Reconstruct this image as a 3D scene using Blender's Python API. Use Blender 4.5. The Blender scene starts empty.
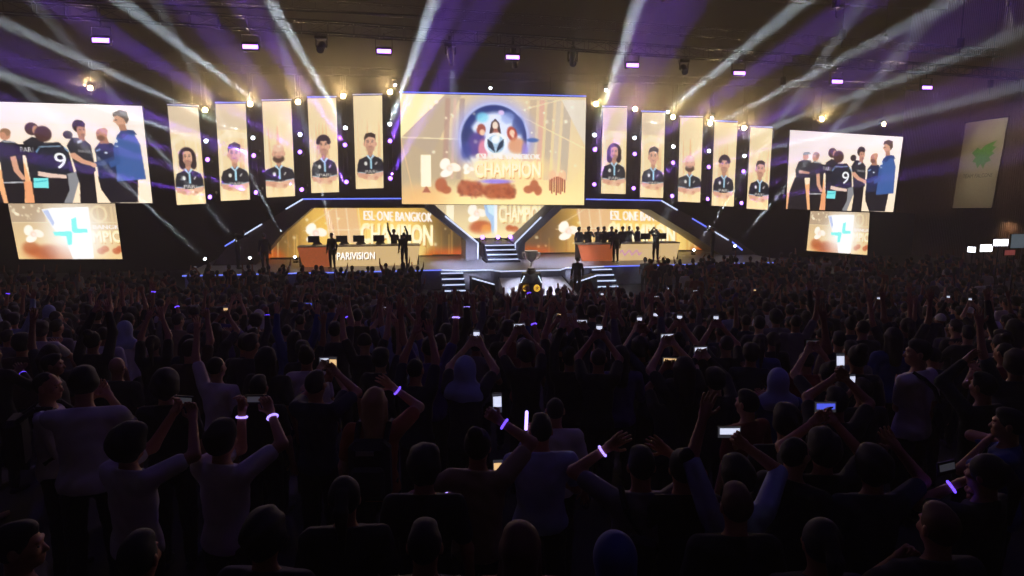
import bpy, math, random
import numpy as np
from mathutils import Vector, Matrix, Quaternion

SC = bpy.context.scene
COL = SC.collection
PI = math.pi
random.seed(11)

# ------------------------------------------------------------------ camera
FPX = 700.0
TH = math.atan(108 / 700)
CZ = 5.4
cam = bpy.data.cameras.new('camera')
cam_o = bpy.data.objects.new('camera', cam)
COL.objects.link(cam_o)
cam_o.location = (0, 0, CZ)
cam_o.rotation_euler = (PI / 2 - TH, 0, 0)
cam.lens = 36 * FPX / 1024
cam.clip_end = 300
SC.camera = cam_o
C0 = Vector((0, 0, CZ))


def ray(px, py):
    dx = (px - 512) / FPX
    dy = -(py - 288) / FPX
    return Vector((dx, math.cos(TH) + dy * math.sin(TH), -math.sin(TH) + dy * math.cos(TH)))


def at(px, py, Y):
    r = ray(px, py)
    return C0 + r * (Y / r.y)


def to_px(p):
    d = Vector(p) - C0
    f = d.y * math.cos(TH) - d.z * math.sin(TH)
    u = d.y * math.sin(TH) + d.z * math.cos(TH)
    return 512 + FPX * d.x / f, 288 - FPX * u / f


# stage frame: u along the stage, v away from the audience, z up
SA = math.atan(0.18)
CA, SN = math.cos(SA), math.sin(SA)
O = Vector((-1.08, 40.3, 0))
UU, VV = Vector((CA, SN, 0)), Vector((-SN, CA, 0))


def W(u, v, z=0.0):
    return O + UU * u + VV * v + Vector((0, 0, z))


def loc(p):
    d = Vector(p) - O
    return Vector((d.dot(UU), d.dot(VV), d.z))


def sp(px, py, v):
    """point of the vertical plane at stage depth v seen at a pixel, in stage coordinates"""
    r = ray(px, py)
    t = (v - (C0 - O).dot(VV)) / r.dot(VV)
    return loc(C0 + r * t)


# ------------------------------------------------------------------ materials
def lin(c):
    return tuple((x / 12.92 if x <= 0.04045 else ((x + 0.055) / 1.055) ** 2.4) for x in c)


def hx(s):
    return tuple(int(s[i:i + 2], 16) / 255 for i in (0, 2, 4))


MATS = {}


def mat(name, rgb, rough=0.6, metal=0.0, var=0.12, scale=9.0, emit=None, strength=0.0, bump=0.0):
    """principled material with a noise-driven colour and roughness variation"""
    if name in MATS:
        return MATS[name]
    m = bpy.data.materials.new(name)
    m.use_nodes = True
    nt = m.node_tree
    p = nt.nodes['Principled BSDF']
    c = lin(hx(rgb) if isinstance(rgb, str) else rgb)
    p.inputs['Roughness'].default_value = rough
    p.inputs['Metallic'].default_value = metal
    tc = nt.nodes.new('ShaderNodeTexCoord')
    nz = nt.nodes.new('ShaderNodeTexNoise')
    nz.inputs['Scale'].default_value = scale
    nz.inputs['Detail'].default_value = 3
    nt.links.new(tc.outputs['Object'], nz.inputs['Vector'])
    rp = nt.nodes.new('ShaderNodeValToRGB')
    rp.color_ramp.elements[0].position = 0.3
    rp.color_ramp.elements[1].position = 0.7
    rp.color_ramp.elements[0].color = (*[x * (1 - var) for x in c], 1)
    rp.color_ramp.elements[1].color = (*[min(1, x * (1 + var)) for x in c], 1)
    nt.links.new(nz.outputs['Fac'], rp.inputs['Fac'])
    nt.links.new(rp.outputs['Color'], p.inputs['Base Color'])
    if bump:
        b = nt.nodes.new('ShaderNodeBump')
        b.inputs['Strength'].default_value = bump
        nt.links.new(nz.outputs['Fac'], b.inputs['Height'])
        nt.links.new(b.outputs['Normal'], p.inputs['Normal'])
    if emit is not None:
        p.inputs['Emission Color'].default_value = (*lin(hx(emit)), 1)
        p.inputs['Emission Strength'].default_value = strength
    MATS[name] = m
    return m


def screen_mat():
    m = bpy.data.materials.new('led_display')
    m.use_nodes = True
    nt = m.node_tree
    p = nt.nodes['Principled BSDF']
    p.inputs['Base Color'].default_value = (0.01, 0.01, 0.01, 1)
    p.inputs['Roughness'].default_value = 0.5
    a = nt.nodes.new('ShaderNodeAttribute')
    a.attribute_name = 'led'
    nt.links.new(a.outputs['Color'], p.inputs['Emission Color'])
    p.inputs['Emission Strength'].default_value = SCREEN_GAIN
    return m


SCREEN_GAIN = 1.32
BLACK = mat('matt_black_metal', '16161a', 0.5, 0.4)
DARK = mat('dark_cabinet', '1c1b1e', 0.6)
TRUSS = mat('dark_truss_metal', '3a3a40', 0.35, 0.9)
LEDM = screen_mat()


# ------------------------------------------------------------------ mesh builder
class MB:
    def __init__(self):
        self.v, self.f, self.mi, self.ms, self.cur = [], [], [], [], 0
        self.smooth = False

    def use(self, m):
        if m not in self.ms:
            self.ms.append(m)
        self.cur = self.ms.index(m)
        return self

    def add(self, vs, fs):
        b = len(self.v)
        self.v += [tuple(x) for x in vs]
        self.f += [tuple(b + i for i in f) for f in fs]
        self.mi += [self.cur] * len(fs)
        return self

    def box(self, c, s, rot=None, bev=0.0):
        c = Vector(c)
        h = Vector(s) / 2
        if bev <= 0:
            vs = [Vector((x * h.x, y * h.y, z * h.z)) for x in (-1, 1) for y in (-1, 1) for z in (-1, 1)]
            fs = [(0, 1, 3, 2), (4, 6, 7, 5), (0, 4, 5, 1), (2, 3, 7, 6), (0, 2, 6, 4), (1, 5, 7, 3)]
        else:
            vs, fs = [], []
            idx = {}
            for x in (-1, 1):
                for y in (-1, 1):
                    for z in (-1, 1):
                        for ax in range(3):
                            p = [x * (h.x - bev), y * (h.y - bev), z * (h.z - bev)]
                            p[ax] += (x, y, z)[ax] * bev
                            idx[(x, y, z, ax)] = len(vs)
                            vs.append(Vector(p))
            for ax in range(3):
                o1, o2 = (ax + 1) % 3, (ax + 2) % 3
                for s_ in (-1, 1):
                    q = []
                    for a, b in ((-1, -1), (1, -1), (1, 1), (-1, 1)):
                        k = [0, 0, 0]
                        k[ax], k[o1], k[o2] = s_, a, b
                        q.append(idx[(*k, ax)])
                    fs.append(tuple(q) if s_ > 0 else tuple(reversed(q)))
                for a in (-1, 1):
                    for b in (-1, 1):
                        k0, k1 = [0, 0, 0], [0, 0, 0]
                        k0[ax], k1[ax] = -1, 1
                        k0[o1] = k1[o1] = a
                        k0[o2] = k1[o2] = b
                        fs.append((idx[(*k0, o1)], idx[(*k1, o1)], idx[(*k1, o2)], idx[(*k0, o2)]))
            for x in (-1, 1):
                for y in (-1, 1):
                    for z in (-1, 1):
                        fs.append(tuple(idx[(x, y, z, a)] for a in range(3)))
        if rot is not None:
            vs = [rot @ v for v in vs]
        return self.add([c + v for v in vs], fs)

    def lathe(self, p0, axis, prof, n=20):
        """profile of (distance along the axis, radius)"""
        p0, a = Vector(p0), Vector(axis).normalized()
        t = a.orthogonal().normalized()
        b = a.cross(t)
        vs, fs = [], []
        for d, r in prof:
            for k in range(n):
                an = 2 * PI * k / n
                vs.append(p0 + a * d + (t * math.cos(an) + b * math.sin(an)) * r)
        m = len(prof)
        for i in range(m - 1):
            for k in range(n):
                fs.append((i * n + k, i * n + (k + 1) % n, (i + 1) * n + (k + 1) % n, (i + 1) * n + k))
        fs.append(tuple(reversed(range(n))))
        fs.append(tuple((m - 1) * n + k for k in range(n)))
        return self.add(vs, fs)

    def tube(self, pts, r, n=8):
        pts = [Vector(p) for p in pts]
        for a, b in zip(pts, pts[1:]):
            self.lathe(a, b - a, [(0, r), ((b - a).length, r)], n)
        return self

    def prism(self, pts, y0, y1):
        """polygon of (u, z) pushed along the depth axis from y0 to y1"""
        n = len(pts)
        vs = [(p[0], y0, p[1]) for p in pts] + [(p[0], y1, p[1]) for p in pts]
        fs = [tuple(range(n)), tuple(reversed(range(n, 2 * n)))]
        fs += [(i, n + i, n + (i + 1) % n, (i + 1) % n) for i in range(n)]
        return self.add(vs, fs)

    def ellipsoid(self, c, r, n=14, m=9):
        c = Vector(c)
        vs = [c + Vector((0, 0, r[2]))]
        for i in range(1, m):
            th = PI * i / m
            for k in range(n):
                an = 2 * PI * k / n
                vs.append(c + Vector((r[0] * math.sin(th) * math.cos(an), r[1] * math.sin(th) * math.sin(an), r[2] * math.cos(th))))
        vs.append(c - Vector((0, 0, r[2])))
        fs = [(0, 1 + k, 1 + (k + 1) % n) for k in range(n)]
        for i in range(m - 2):
            for k in range(n):
                a = 1 + i * n
                fs.append((a + k, a + n + k, a + n + (k + 1) % n, a + (k + 1) % n))
        a = 1 + (m - 2) * n
        fs += [(a + k, len(vs) - 1, a + (k + 1) % n) for k in range(n)]
        return self.add(vs, fs)

    def build(self, name, m=None, parent=None, smooth=False):
        me = bpy.data.meshes.new(name)
        me.from_pydata(self.v, [], self.f)
        for x in ([m] if m else self.ms):
            me.materials.append(x)
        if not m and len(self.ms) > 1:
            me.polygons.foreach_set('material_index', self.mi)
        import bmesh
        bm = bmesh.new()
        bm.from_mesh(me)
        bmesh.ops.recalc_face_normals(bm, faces=bm.faces)
        bm.to_mesh(me)
        bm.free()
        if smooth:
            me.polygons.foreach_set('use_smooth', [True] * len(me.polygons))
            try:
                me.set_sharp_from_angle(angle=math.radians(40))
            except Exception:
                pass
        o = bpy.data.objects.new(name, me)
        COL.objects.link(o)
        o.parent = parent
        return o


def tag(o, label=None, cat=None, group=None, kind=None):
    if label:
        o['label'] = label
    if cat:
        o['category'] = cat
    if group:
        o['group'] = group
    if kind:
        o['kind'] = kind
    return o


def thing(name, label, cat, p, rz=0.0, group=None):
    o = bpy.data.objects.new(name, None)
    o.empty_display_size = 0.1
    COL.objects.link(o)
    o.location = p
    o.rotation_euler = (0, 0, rz)
    return tag(o, label, cat, group)


def sthing(name, label, cat, u, v, z=0.0, group=None):
    return thing(name, label, cat, W(u, v, z), SA, group)


def struct(o):
    o['kind'] = 'structure'
    return o


def spot(parent, p, q, col, watt, size, blend=0.4, r=0.08):
    """a spot lamp inside a fixture, aimed from p to q (world coordinates)"""
    l = bpy.data.lights.new('lamp', 'SPOT')
    l.energy = watt
    l.color = col
    l.spot_size = math.radians(size)
    l.spot_blend = blend
    l.shadow_soft_size = r
    o = bpy.data.objects.new('lamp', l)
    COL.objects.link(o)
    mw = Matrix.Translation(Vector(p)) @ (Vector(q) - Vector(p)).to_track_quat('-Z', 'Y').to_matrix().to_4x4()
    if parent is not None:
        o.parent = parent
        pm = Matrix.Translation(parent.location) @ parent.rotation_euler.to_matrix().to_4x4()
        o.matrix_local = pm.inverted() @ mw
    else:
        o.matrix_world = mw
    return o


# ------------------------------------------------------------------ LED picture painter
_GLYPH = {}


def glyphs(txt):
    """triangles of a line of text in a box of width 1 and height 1"""
    if txt in _GLYPH:
        return _GLYPH[txt]
    cu = bpy.data.curves.new('t', 'FONT')
    cu.body = txt
    cu.resolution_u = 3
    o = bpy.data.objects.new('t', cu)
    COL.objects.link(o)
    dg = bpy.context.evaluated_depsgraph_get()
    ev = o.evaluated_get(dg)
    me = ev.to_mesh()
    me.calc_loop_triangles()
    v = np.array([x.co[:2] for x in me.vertices])
    t = np.array([x.vertices[:] for x in me.loop_triangles])
    ev.to_mesh_clear()
    bpy.data.objects.remove(o)
    bpy.data.curves.remove(cu)
    lo, hi = v.min(0), v.max(0)
    v = (v - lo) / (hi - lo)
    v[:, 1] = 1 - v[:, 1]
    _GLYPH[txt] = v[t]
    return _GLYPH[txt]


class Canvas:
    """an LED picture in logical units (x right, y down), painted in sRGB and sampled per LED"""

    def __init__(self, w, h, nx, ny, ss=2):
        self.w, self.h, self.nx, self.ny, self.ss = w, h, nx, ny, ss
        xs = (np.arange(nx * ss) + 0.5) * w / (nx * ss)
        ys = (np.arange(ny * ss) + 0.5) * h / (ny * ss)
        self.X, self.Y = np.meshgrid(xs, ys)
        self.A = np.zeros((ny * ss, nx * ss, 3))

    def _sub(self, x0, y0, x1, y1):
        kx, ky = self.nx * self.ss / self.w, self.ny * self.ss / self.h
        i0, i1 = max(0, int(x0 * kx) - 1), min(self.A.shape[1], int(x1 * kx) + 2)
        j0, j1 = max(0, int(y0 * ky) - 1), min(self.A.shape[0], int(y1 * ky) + 2)
        if i1 <= i0 or j1 <= j0:
            return None
        return np.s_[j0:j1, i0:i1]

    def put(self, s, m, c, a=1.0):
        c = np.array(hx(c) if isinstance(c, str) else c)
        m = (m * a)[..., None]
        self.A[s] = self.A[s] * (1 - m) + c * m

    def grad(self, c0, c1, ax='y', a=1.0, p=1.0):
        t = (self.Y / self.h if ax == 'y' else self.X / self.w)[..., None] ** p
        g = np.array(hx(c0)) * (1 - t) + np.array(hx(c1)) * t
        self.A = self.A * (1 - a) + g * a

    def poly(self, pts, c, a=1.0):
        xs, ys = [p[0] for p in pts], [p[1] for p in pts]
        s = self._sub(min(xs), min(ys), max(xs), max(ys))
        if s is None:
            return self
        X, Y = self.X[s], self.Y[s]
        m = np.zeros(X.shape, bool)
        for (x0, y0), (x1, y1) in zip(pts, pts[1:] + pts[:1]):
            if y0 == y1:
                continue
            m ^= ((y0 > Y) != (y1 > Y)) & (X < (x1 - x0) * (Y - y0) / (y1 - y0) + x0)
        self.put(s, m.astype(float), c, a)
        return self

    def rect(self, x0, y0, x1, y1, c, a=1.0):
        return self.poly([(x0, y0), (x1, y0), (x1, y1), (x0, y1)], c, a)

    def ell(self, cx, cy, rx, ry, c, a=1.0, soft=0.12, rot=0.0):
        R = max(rx, ry) * (1 + soft)
        s = self._sub(cx - R, cy - R, cx + R, cy + R)
        if s is None:
            return self
        dx, dy = self.X[s] - cx, self.Y[s] - cy
        co, si = math.cos(rot), math.sin(rot)
        d = np.sqrt(((dx * co + dy * si) / rx) ** 2 + ((dy * co - dx * si) / ry) ** 2)
        m = np.clip((1 + soft - d) / (2 * soft), 0, 1)
        self.put(s, m * m * (3 - 2 * m), c, a)
        return self

    def ring(self, cx, cy, r0, r1, c, a=1.0, a0=0.0, a1=2 * PI):
        s = self._sub(cx - r1, cy - r1, cx + r1, cy + r1)
        dx, dy = self.X[s] - cx, self.Y[s] - cy
        d = np.hypot(dx, dy)
        an = np.arctan2(-dy, dx) % (2 * PI)
        m = ((d > r0) & (d < r1) & (an >= a0) & (an <= a1)).astype(float)
        self.put(s, m, c, a)
        return self

    def line(self, p, q, w, c, a=1.0):
        (x0, y0), (x1, y1) = p, q
        L = math.hypot(x1 - x0, y1 - y0) or 1e-6
        nx_, ny_ = -(y1 - y0) / L * w / 2, (x1 - x0) / L * w / 2
        return self.poly([(x0 + nx_, y0 + ny_), (x1 + nx_, y1 + ny_), (x1 - nx_, y1 - ny_), (x0 - nx_, y0 - ny_)], c, a)

    def bold(self, txt, x0, y0, x1, y1, c, w):
        for dx, dy in ((-w, 0), (w, 0), (0, -w), (0, w), (0, 0)):
            self.text(txt, x0 + dx, y0 + dy, x1 + dx, y1 + dy, c)
        return self

    def text(self, txt, x0, y0, x1, y1, c, a=1.0, slope=0.0):
        for tri in glyphs(txt):
            self.poly([(x0 + (x1 - x0) * p[0], y0 + (y1 - y0) * p[1] + slope * (x1 - x0) * p[0]) for p in tri], c, a)
        return self

    def speckle(self, n, x0, y0, x1, y1, r, c, a, rnd):
        for _ in range(n):
            q = r * rnd.uniform(0.5, 1.4)
            self.ell(rnd.uniform(x0, x1), rnd.uniform(y0, y1), q, q, c, a * rnd.uniform(0.4, 1), 0.6)
        return self

    def result(self):
        s = self.ss
        a = self.A.reshape(self.ny, s, self.nx, s, 3).mean((1, 3))
        a = np.clip(a, 0, 1)
        return np.where(a <= 0.04045, a / 12.92, ((a + 0.055) / 1.055) ** 2.4)


def led_mesh(name, corners, cv, parent, y=0.0, clip=None):
    """grid of LEDs between four corners TL, TR, BR, BL given relative to the parent"""
    nx, ny = cv.nx, cv.ny
    tl, tr, br, bl = [np.array(c, float) for c in corners]
    s = np.linspace(0, 1, nx)[None, :, None]
    t = np.linspace(0, 1, ny)[:, None, None]
    P = (tl * (1 - s) + tr * s) * (1 - t) + (bl * (1 - s) + br * s) * t
    P[..., 1] += y
    me = bpy.data.meshes.new(name)
    idx = np.arange(nx * ny).reshape(ny, nx)
    F = np.stack([idx[:-1, :-1], idx[1:, :-1], idx[1:, 1:], idx[:-1, 1:]], -1).reshape(-1, 4)
    if clip is not None:
        C4 = P.reshape(-1, 3)[F].mean(1)
        m = np.zeros(len(F), bool)
        for (x0, z0), (x1, z1) in zip(clip, clip[1:] + clip[:1]):
            if z0 != z1:
                m ^= ((z0 > C4[:, 2]) != (z1 > C4[:, 2])) & (C4[:, 0] < (x1 - x0) * (C4[:, 2] - z0) / (z1 - z0) + x0)
        F = F[m]
    me.vertices.add(nx * ny)
    me.vertices.foreach_set('co', P.reshape(-1).astype(np.float32))
    me.loops.add(F.size)
    me.loops.foreach_set('vertex_index', F.reshape(-1).astype(np.int32))
    me.polygons.add(len(F))
    me.polygons.foreach_set('loop_start', np.arange(0, F.size, 4, dtype=np.int32))
    me.update(calc_edges=True)
    at_ = me.color_attributes.new('led', 'FLOAT_COLOR', 'POINT')
    rgba = np.ones((nx * ny, 4), np.float32)
    rgba[:, :3] = cv.result().reshape(-1, 3)
    at_.data.foreach_set('color', rgba.reshape(-1))
    me.materials.append(LEDM)
    o = bpy.data.objects.new(name, me)
    COL.objects.link(o)
    o.parent = parent
    return o


def led_wall(name, label, cat, quad, v, cv, group=None, thick=0.14, edge=None, cables=None, outline=None):
    """LED screen: cabinet, display, optional lit edge along its top and cables up to the truss"""
    q = [sp(x, y, v) for x, y in quad]
    o = Vector(((q[2].x + q[3].x) / 2, v, min(q[2].z, q[3].z)))
    t = sthing(name, label, cat, o.x, o.y, o.z, group)
    q = [p - o for p in q]
    c = sum(q, Vector()) / 4
    big = [p + Vector((math.copysign(0.03, p.x - c.x), 0, math.copysign(0.03, p.z - c.z))) for p in q]
    clip = None
    if outline:
        clip = [sp(x, y, v) - o for x, y in outline]
        clip = [(p.x, max(p.z, 1.07 - o.z)) for p in clip]
    MB().prism(clip or [(p.x, p.z) for p in big], 0.0, thick).build('cabinet', DARK, t)
    led_mesh('display', q, cv, t, -0.012, clip)
    if edge:
        a, b = big[0] + Vector((0, 0.05, 0.05)), big[1] + Vector((0, 0.05, 0.05))
        MB().tube([a, b], 0.028, 6).build('edge_light', edge, t)
    if cables:
        for p in (big[0] * 0.8 + big[1] * 0.2, big[0] * 0.2 + big[1] * 0.8):
            MB().tube([p + Vector((0, 0.07, 0)), Vector((p.x, 0.07, cables - o.z))], 0.012, 5).build('cable', BLACK, t)
    return t

# ------------------------------------------------------------------ pictures on the LED screens
def orchid(c, x, y, s):
    c.ell(x - 0.55 * s, y - 0.55 * s, 0.62 * s, 0.8 * s, 'fff6e6', 1, 0.15, 0.5)
    c.ell(x + 0.75 * s, y - 0.1 * s, 0.8 * s, 0.55 * s, 'fff0dc', 1, 0.15, 0.3)
    c.ell(x - 0.35 * s, y + 0.65 * s, 0.85 * s, 0.5 * s, 'fff8ea', 1, 0.15, -0.4)
    c.ell(x + 0.05 * s, y, 0.42 * s, 0.42 * s, 'f3cdbb', 0.9, 0.3)
    c.ell(x + 0.1 * s, y + 0.05 * s, 0.24 * s, 0.24 * s, 'fbe6d8', 0.9, 0.3)


def title(c, x0, y0, x1, y1, line='ESL ONE BANGKOK', word='CHAMPION', split=0.3, slope=0.0):
    h = y1 - y0
    k = h * 0.012
    c.text(line, x0 + (x1 - x0) * 0.04 + k, y0 + k * 2, x1 + k, y0 + h * (split - 0.08) + k * 2, 'b98a5c', 0.7, slope)
    for d in (-k, k):
        c.text(line, x0 + (x1 - x0) * 0.04 + d, y0, x1 + d, y0 + h * (split - 0.08), 'fff6f0', 1, slope)
    for d in (0.5, 1.0):
        c.text(word, x0 + h * 0.03 * d + k, y0 + h * (split + 0.045 * d), x1 + h * 0.03 * d + k, y1 + h * 0.045 * d, 'c07a34', 0.85, slope)
    for d in (-2 * k, -k, k, 2 * k):
        c.text(word, x0 + d, y0 + h * split, x1 + d, y1, 'fff0b8', 1, slope)
    c.text(word, x0, y0 + h * (split + 0.1), x1, y1 - h * 0.1, 'fff8dc', 0.8, slope)


def main_picture():
    c = Canvas(186, 110, 236, 140)
    r = random.Random(3)
    c.grad('d9c3a0', 'f5d99a')
    c.rect(0, 45, 62, 110, 'ae9880', 0.7)
    c.poly([(0, 0), (44, 0), (0, 44)], 'ffecb4')
    c.poly([(44, 0), (60, 0), (30, 60), (0, 44)], 'b9a48e', 0.8)
    for x, w, col in ((44, 5, 'b58d7d'), (52, 3, 'd6b19d'), (58, 5, 'a98c80'), (128, 7, 'c2a98f'), (138, 5, 'd9a493'), (146, 6, 'b8a796'), (155, 5, 'cbbba8'), (163, 8, 'b4a492')):
        c.poly([(x, 4), (x + w, 4), (x + w - 4, 84), (x - 4, 84)], col, 0.75)
    c.poly([(160, 3), (186, 3), (186, 50)], 'ddd2c0', 0.95)
    c.poly([(150, 110), (186, 70), (186, 110)], 'f0d79a', 0.8)
    c.line((0, 43), (62, 44), 0.9, 'fff0c8', 0.8)
    c.line((0, 43), (14, 110), 0.8, 'f7cf94', 0.7)
    c.line((118, 20), (186, 52), 0.9, 'ffe6b4', 0.9)
    c.line((120, 14), (160, 3), 0.9, 'ffe9c0', 0.7)
    c.ell(93, 112, 110, 22, 'ffe8a2', 0.95, 0.6)
    c.ell(20, 104, 26, 12, 'f2a866', 0.5, 0.7)
    # glowing dome
    c.ell(92, 44, 40, 41, '9fa6f2', 0.8, 0.25)
    c.ell(92, 43, 34.5, 35, 'c9d3ff', 1, 0.06)
    c.ell(92, 43, 33, 33.5, '2c3a78', 1, 0.04)
    c.ell(93, 50, 28, 33, 'dfe6fb', 1, 0.1)
    c.ell(80, 22, 6, 5, '7fd6ee', 0.8, 0.4)
    c.ell(106, 22, 7, 6, '8fa3dd', 0.7, 0.4)
    c.ell(99, 17, 3, 2.5, 'e6c8f4', 0.9, 0.4)
    c.ell(116, 30, 6, 9, '35498c', 0.8, 0.3)
    # hooded onlookers left and right, a cloaked one in the middle (plain generic figures)
    c.ell(66, 40, 6, 8, '223068', 0.9, 0.3)
    c.ell(74, 49, 9, 13, '54408a', 0.95, 0.25, 0.3)
    c.ell(79, 34, 4.5, 5.5, 'a4574c', 1, 0.2)
    c.ell(80, 37, 2.6, 3, 'f0c3a6', 1, 0.2)
    c.ell(81, 54, 5, 10, 'e08ba0', 0.95, 0.3)
    c.poly([(87, 38), (89, 27), (93, 23), (97, 27), (99, 38)], '4f3b3d')
    c.ell(93, 30, 2.8, 4, 'efd9c6', 1, 0.2)
    c.poly([(90, 38), (92, 33), (95, 33), (97, 38)], 'a86a5c')
    c.ell(110, 38, 5, 7.5, 'b4503f', 1, 0.2, -0.3)
    c.ell(110, 37, 2.6, 3.2, 'f2c9ae', 1, 0.2)
    c.ell(115, 50, 9, 8, 'd9966a', 0.9, 0.3)
    c.ell(131, 44, 6, 2.2, '3f63a8', 0.9, 0.3)
    c.ell(123, 55, 3, 9, '8b78d0', 0.8, 0.4)
    c.ell(64, 56, 5, 9, '35408c', 0.8, 0.4)
    # round emblem
    c.ell(93.5, 48.5, 11.5, 11.5, 'f4f8ff', 1, 0.08)
    c.ell(93.5, 48.5, 9, 9.3, 'a8c4dc', 1, 0.06)
    c.poly([(93, 57), (86, 51), (85, 43), (90, 47), (92, 52)], '2c3c50')
    c.poly([(94, 57), (101, 51), (102, 43), (97, 47), (95, 52)], '2c3c50')
    c.ell(93.5, 44, 4, 4, 'eef6ff', 1, 0.2)
    c.ell(107, 74, 44, 14, 'fbdb98', 0.85, 0.5)
    title(c, 73, 58, 139, 82.5)
    # pillar of light, flower, red foliage, totem
    c.rect(19.5, 60, 29, 92, 'fff6da', 0.95)
    c.poly([(20, 98), (24.5, 91), (29, 98)], 'b26a50')
    orchid(c, 47, 73, 7.5)
    orchid(c, 66, 74, 4)
    for x, y, a, b in ((39, 90, 6, 7), (44, 95, 5, 4), (64, 93, 9, 8), (73, 94, 9, 8), (90, 96, 10, 8), (101, 95, 11, 9), (108, 98, 6, 6), (127, 94, 5, 4), (133, 90, 4.5, 6), (137, 95, 4, 5)):
        c.ell(x, y, a, b, 'b4603f', 0.9, 0.25)
    c.speckle(70, 56, 86, 114, 103, 1.6, '8e3f2c', 0.5, r)
    c.ell(94, 86, 15, 2.2, '9a83ea', 0.9, 0.5)
    c.ell(157, 82, 4.5, 6, 'f6d3a8', 1, 0.2)
    c.ell(152, 80, 4, 6, 'f0bf94', 1, 0.2)
    c.ell(162, 80, 4, 6, 'f0bf94', 1, 0.2)
    for k in range(8):
        x = 148.5 + k * 2.2
        c.rect(x, 80 + abs(k - 3.5), x + 1.6, 98 - abs(k - 3.5) * 0.8 + (k % 2) * 2, '9c452f', 0.9)
    c.speckle(40, 3, 6, 183, 80, 1.4, 'fff6da', 0.8, r)
    return c


PLAYERS = [  # hair, beard, build, height of the head, side shift
    dict(hair='long', beard=0.3, wide=1.0, y=50.5, dx=0.0),
    dict(hair='quiff', beard=0.0, wide=1.0, y=51.5, dx=1.0),
    dict(hair='bald', beard=1.0, wide=1.15, y=53.5, dx=-0.5),
    dict(hair='curl', beard=0.2, wide=0.95, y=50.0, dx=0.0),
    dict(hair='short', beard=0.18, wide=1.0, y=50.5, dx=1.5),
]


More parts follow.
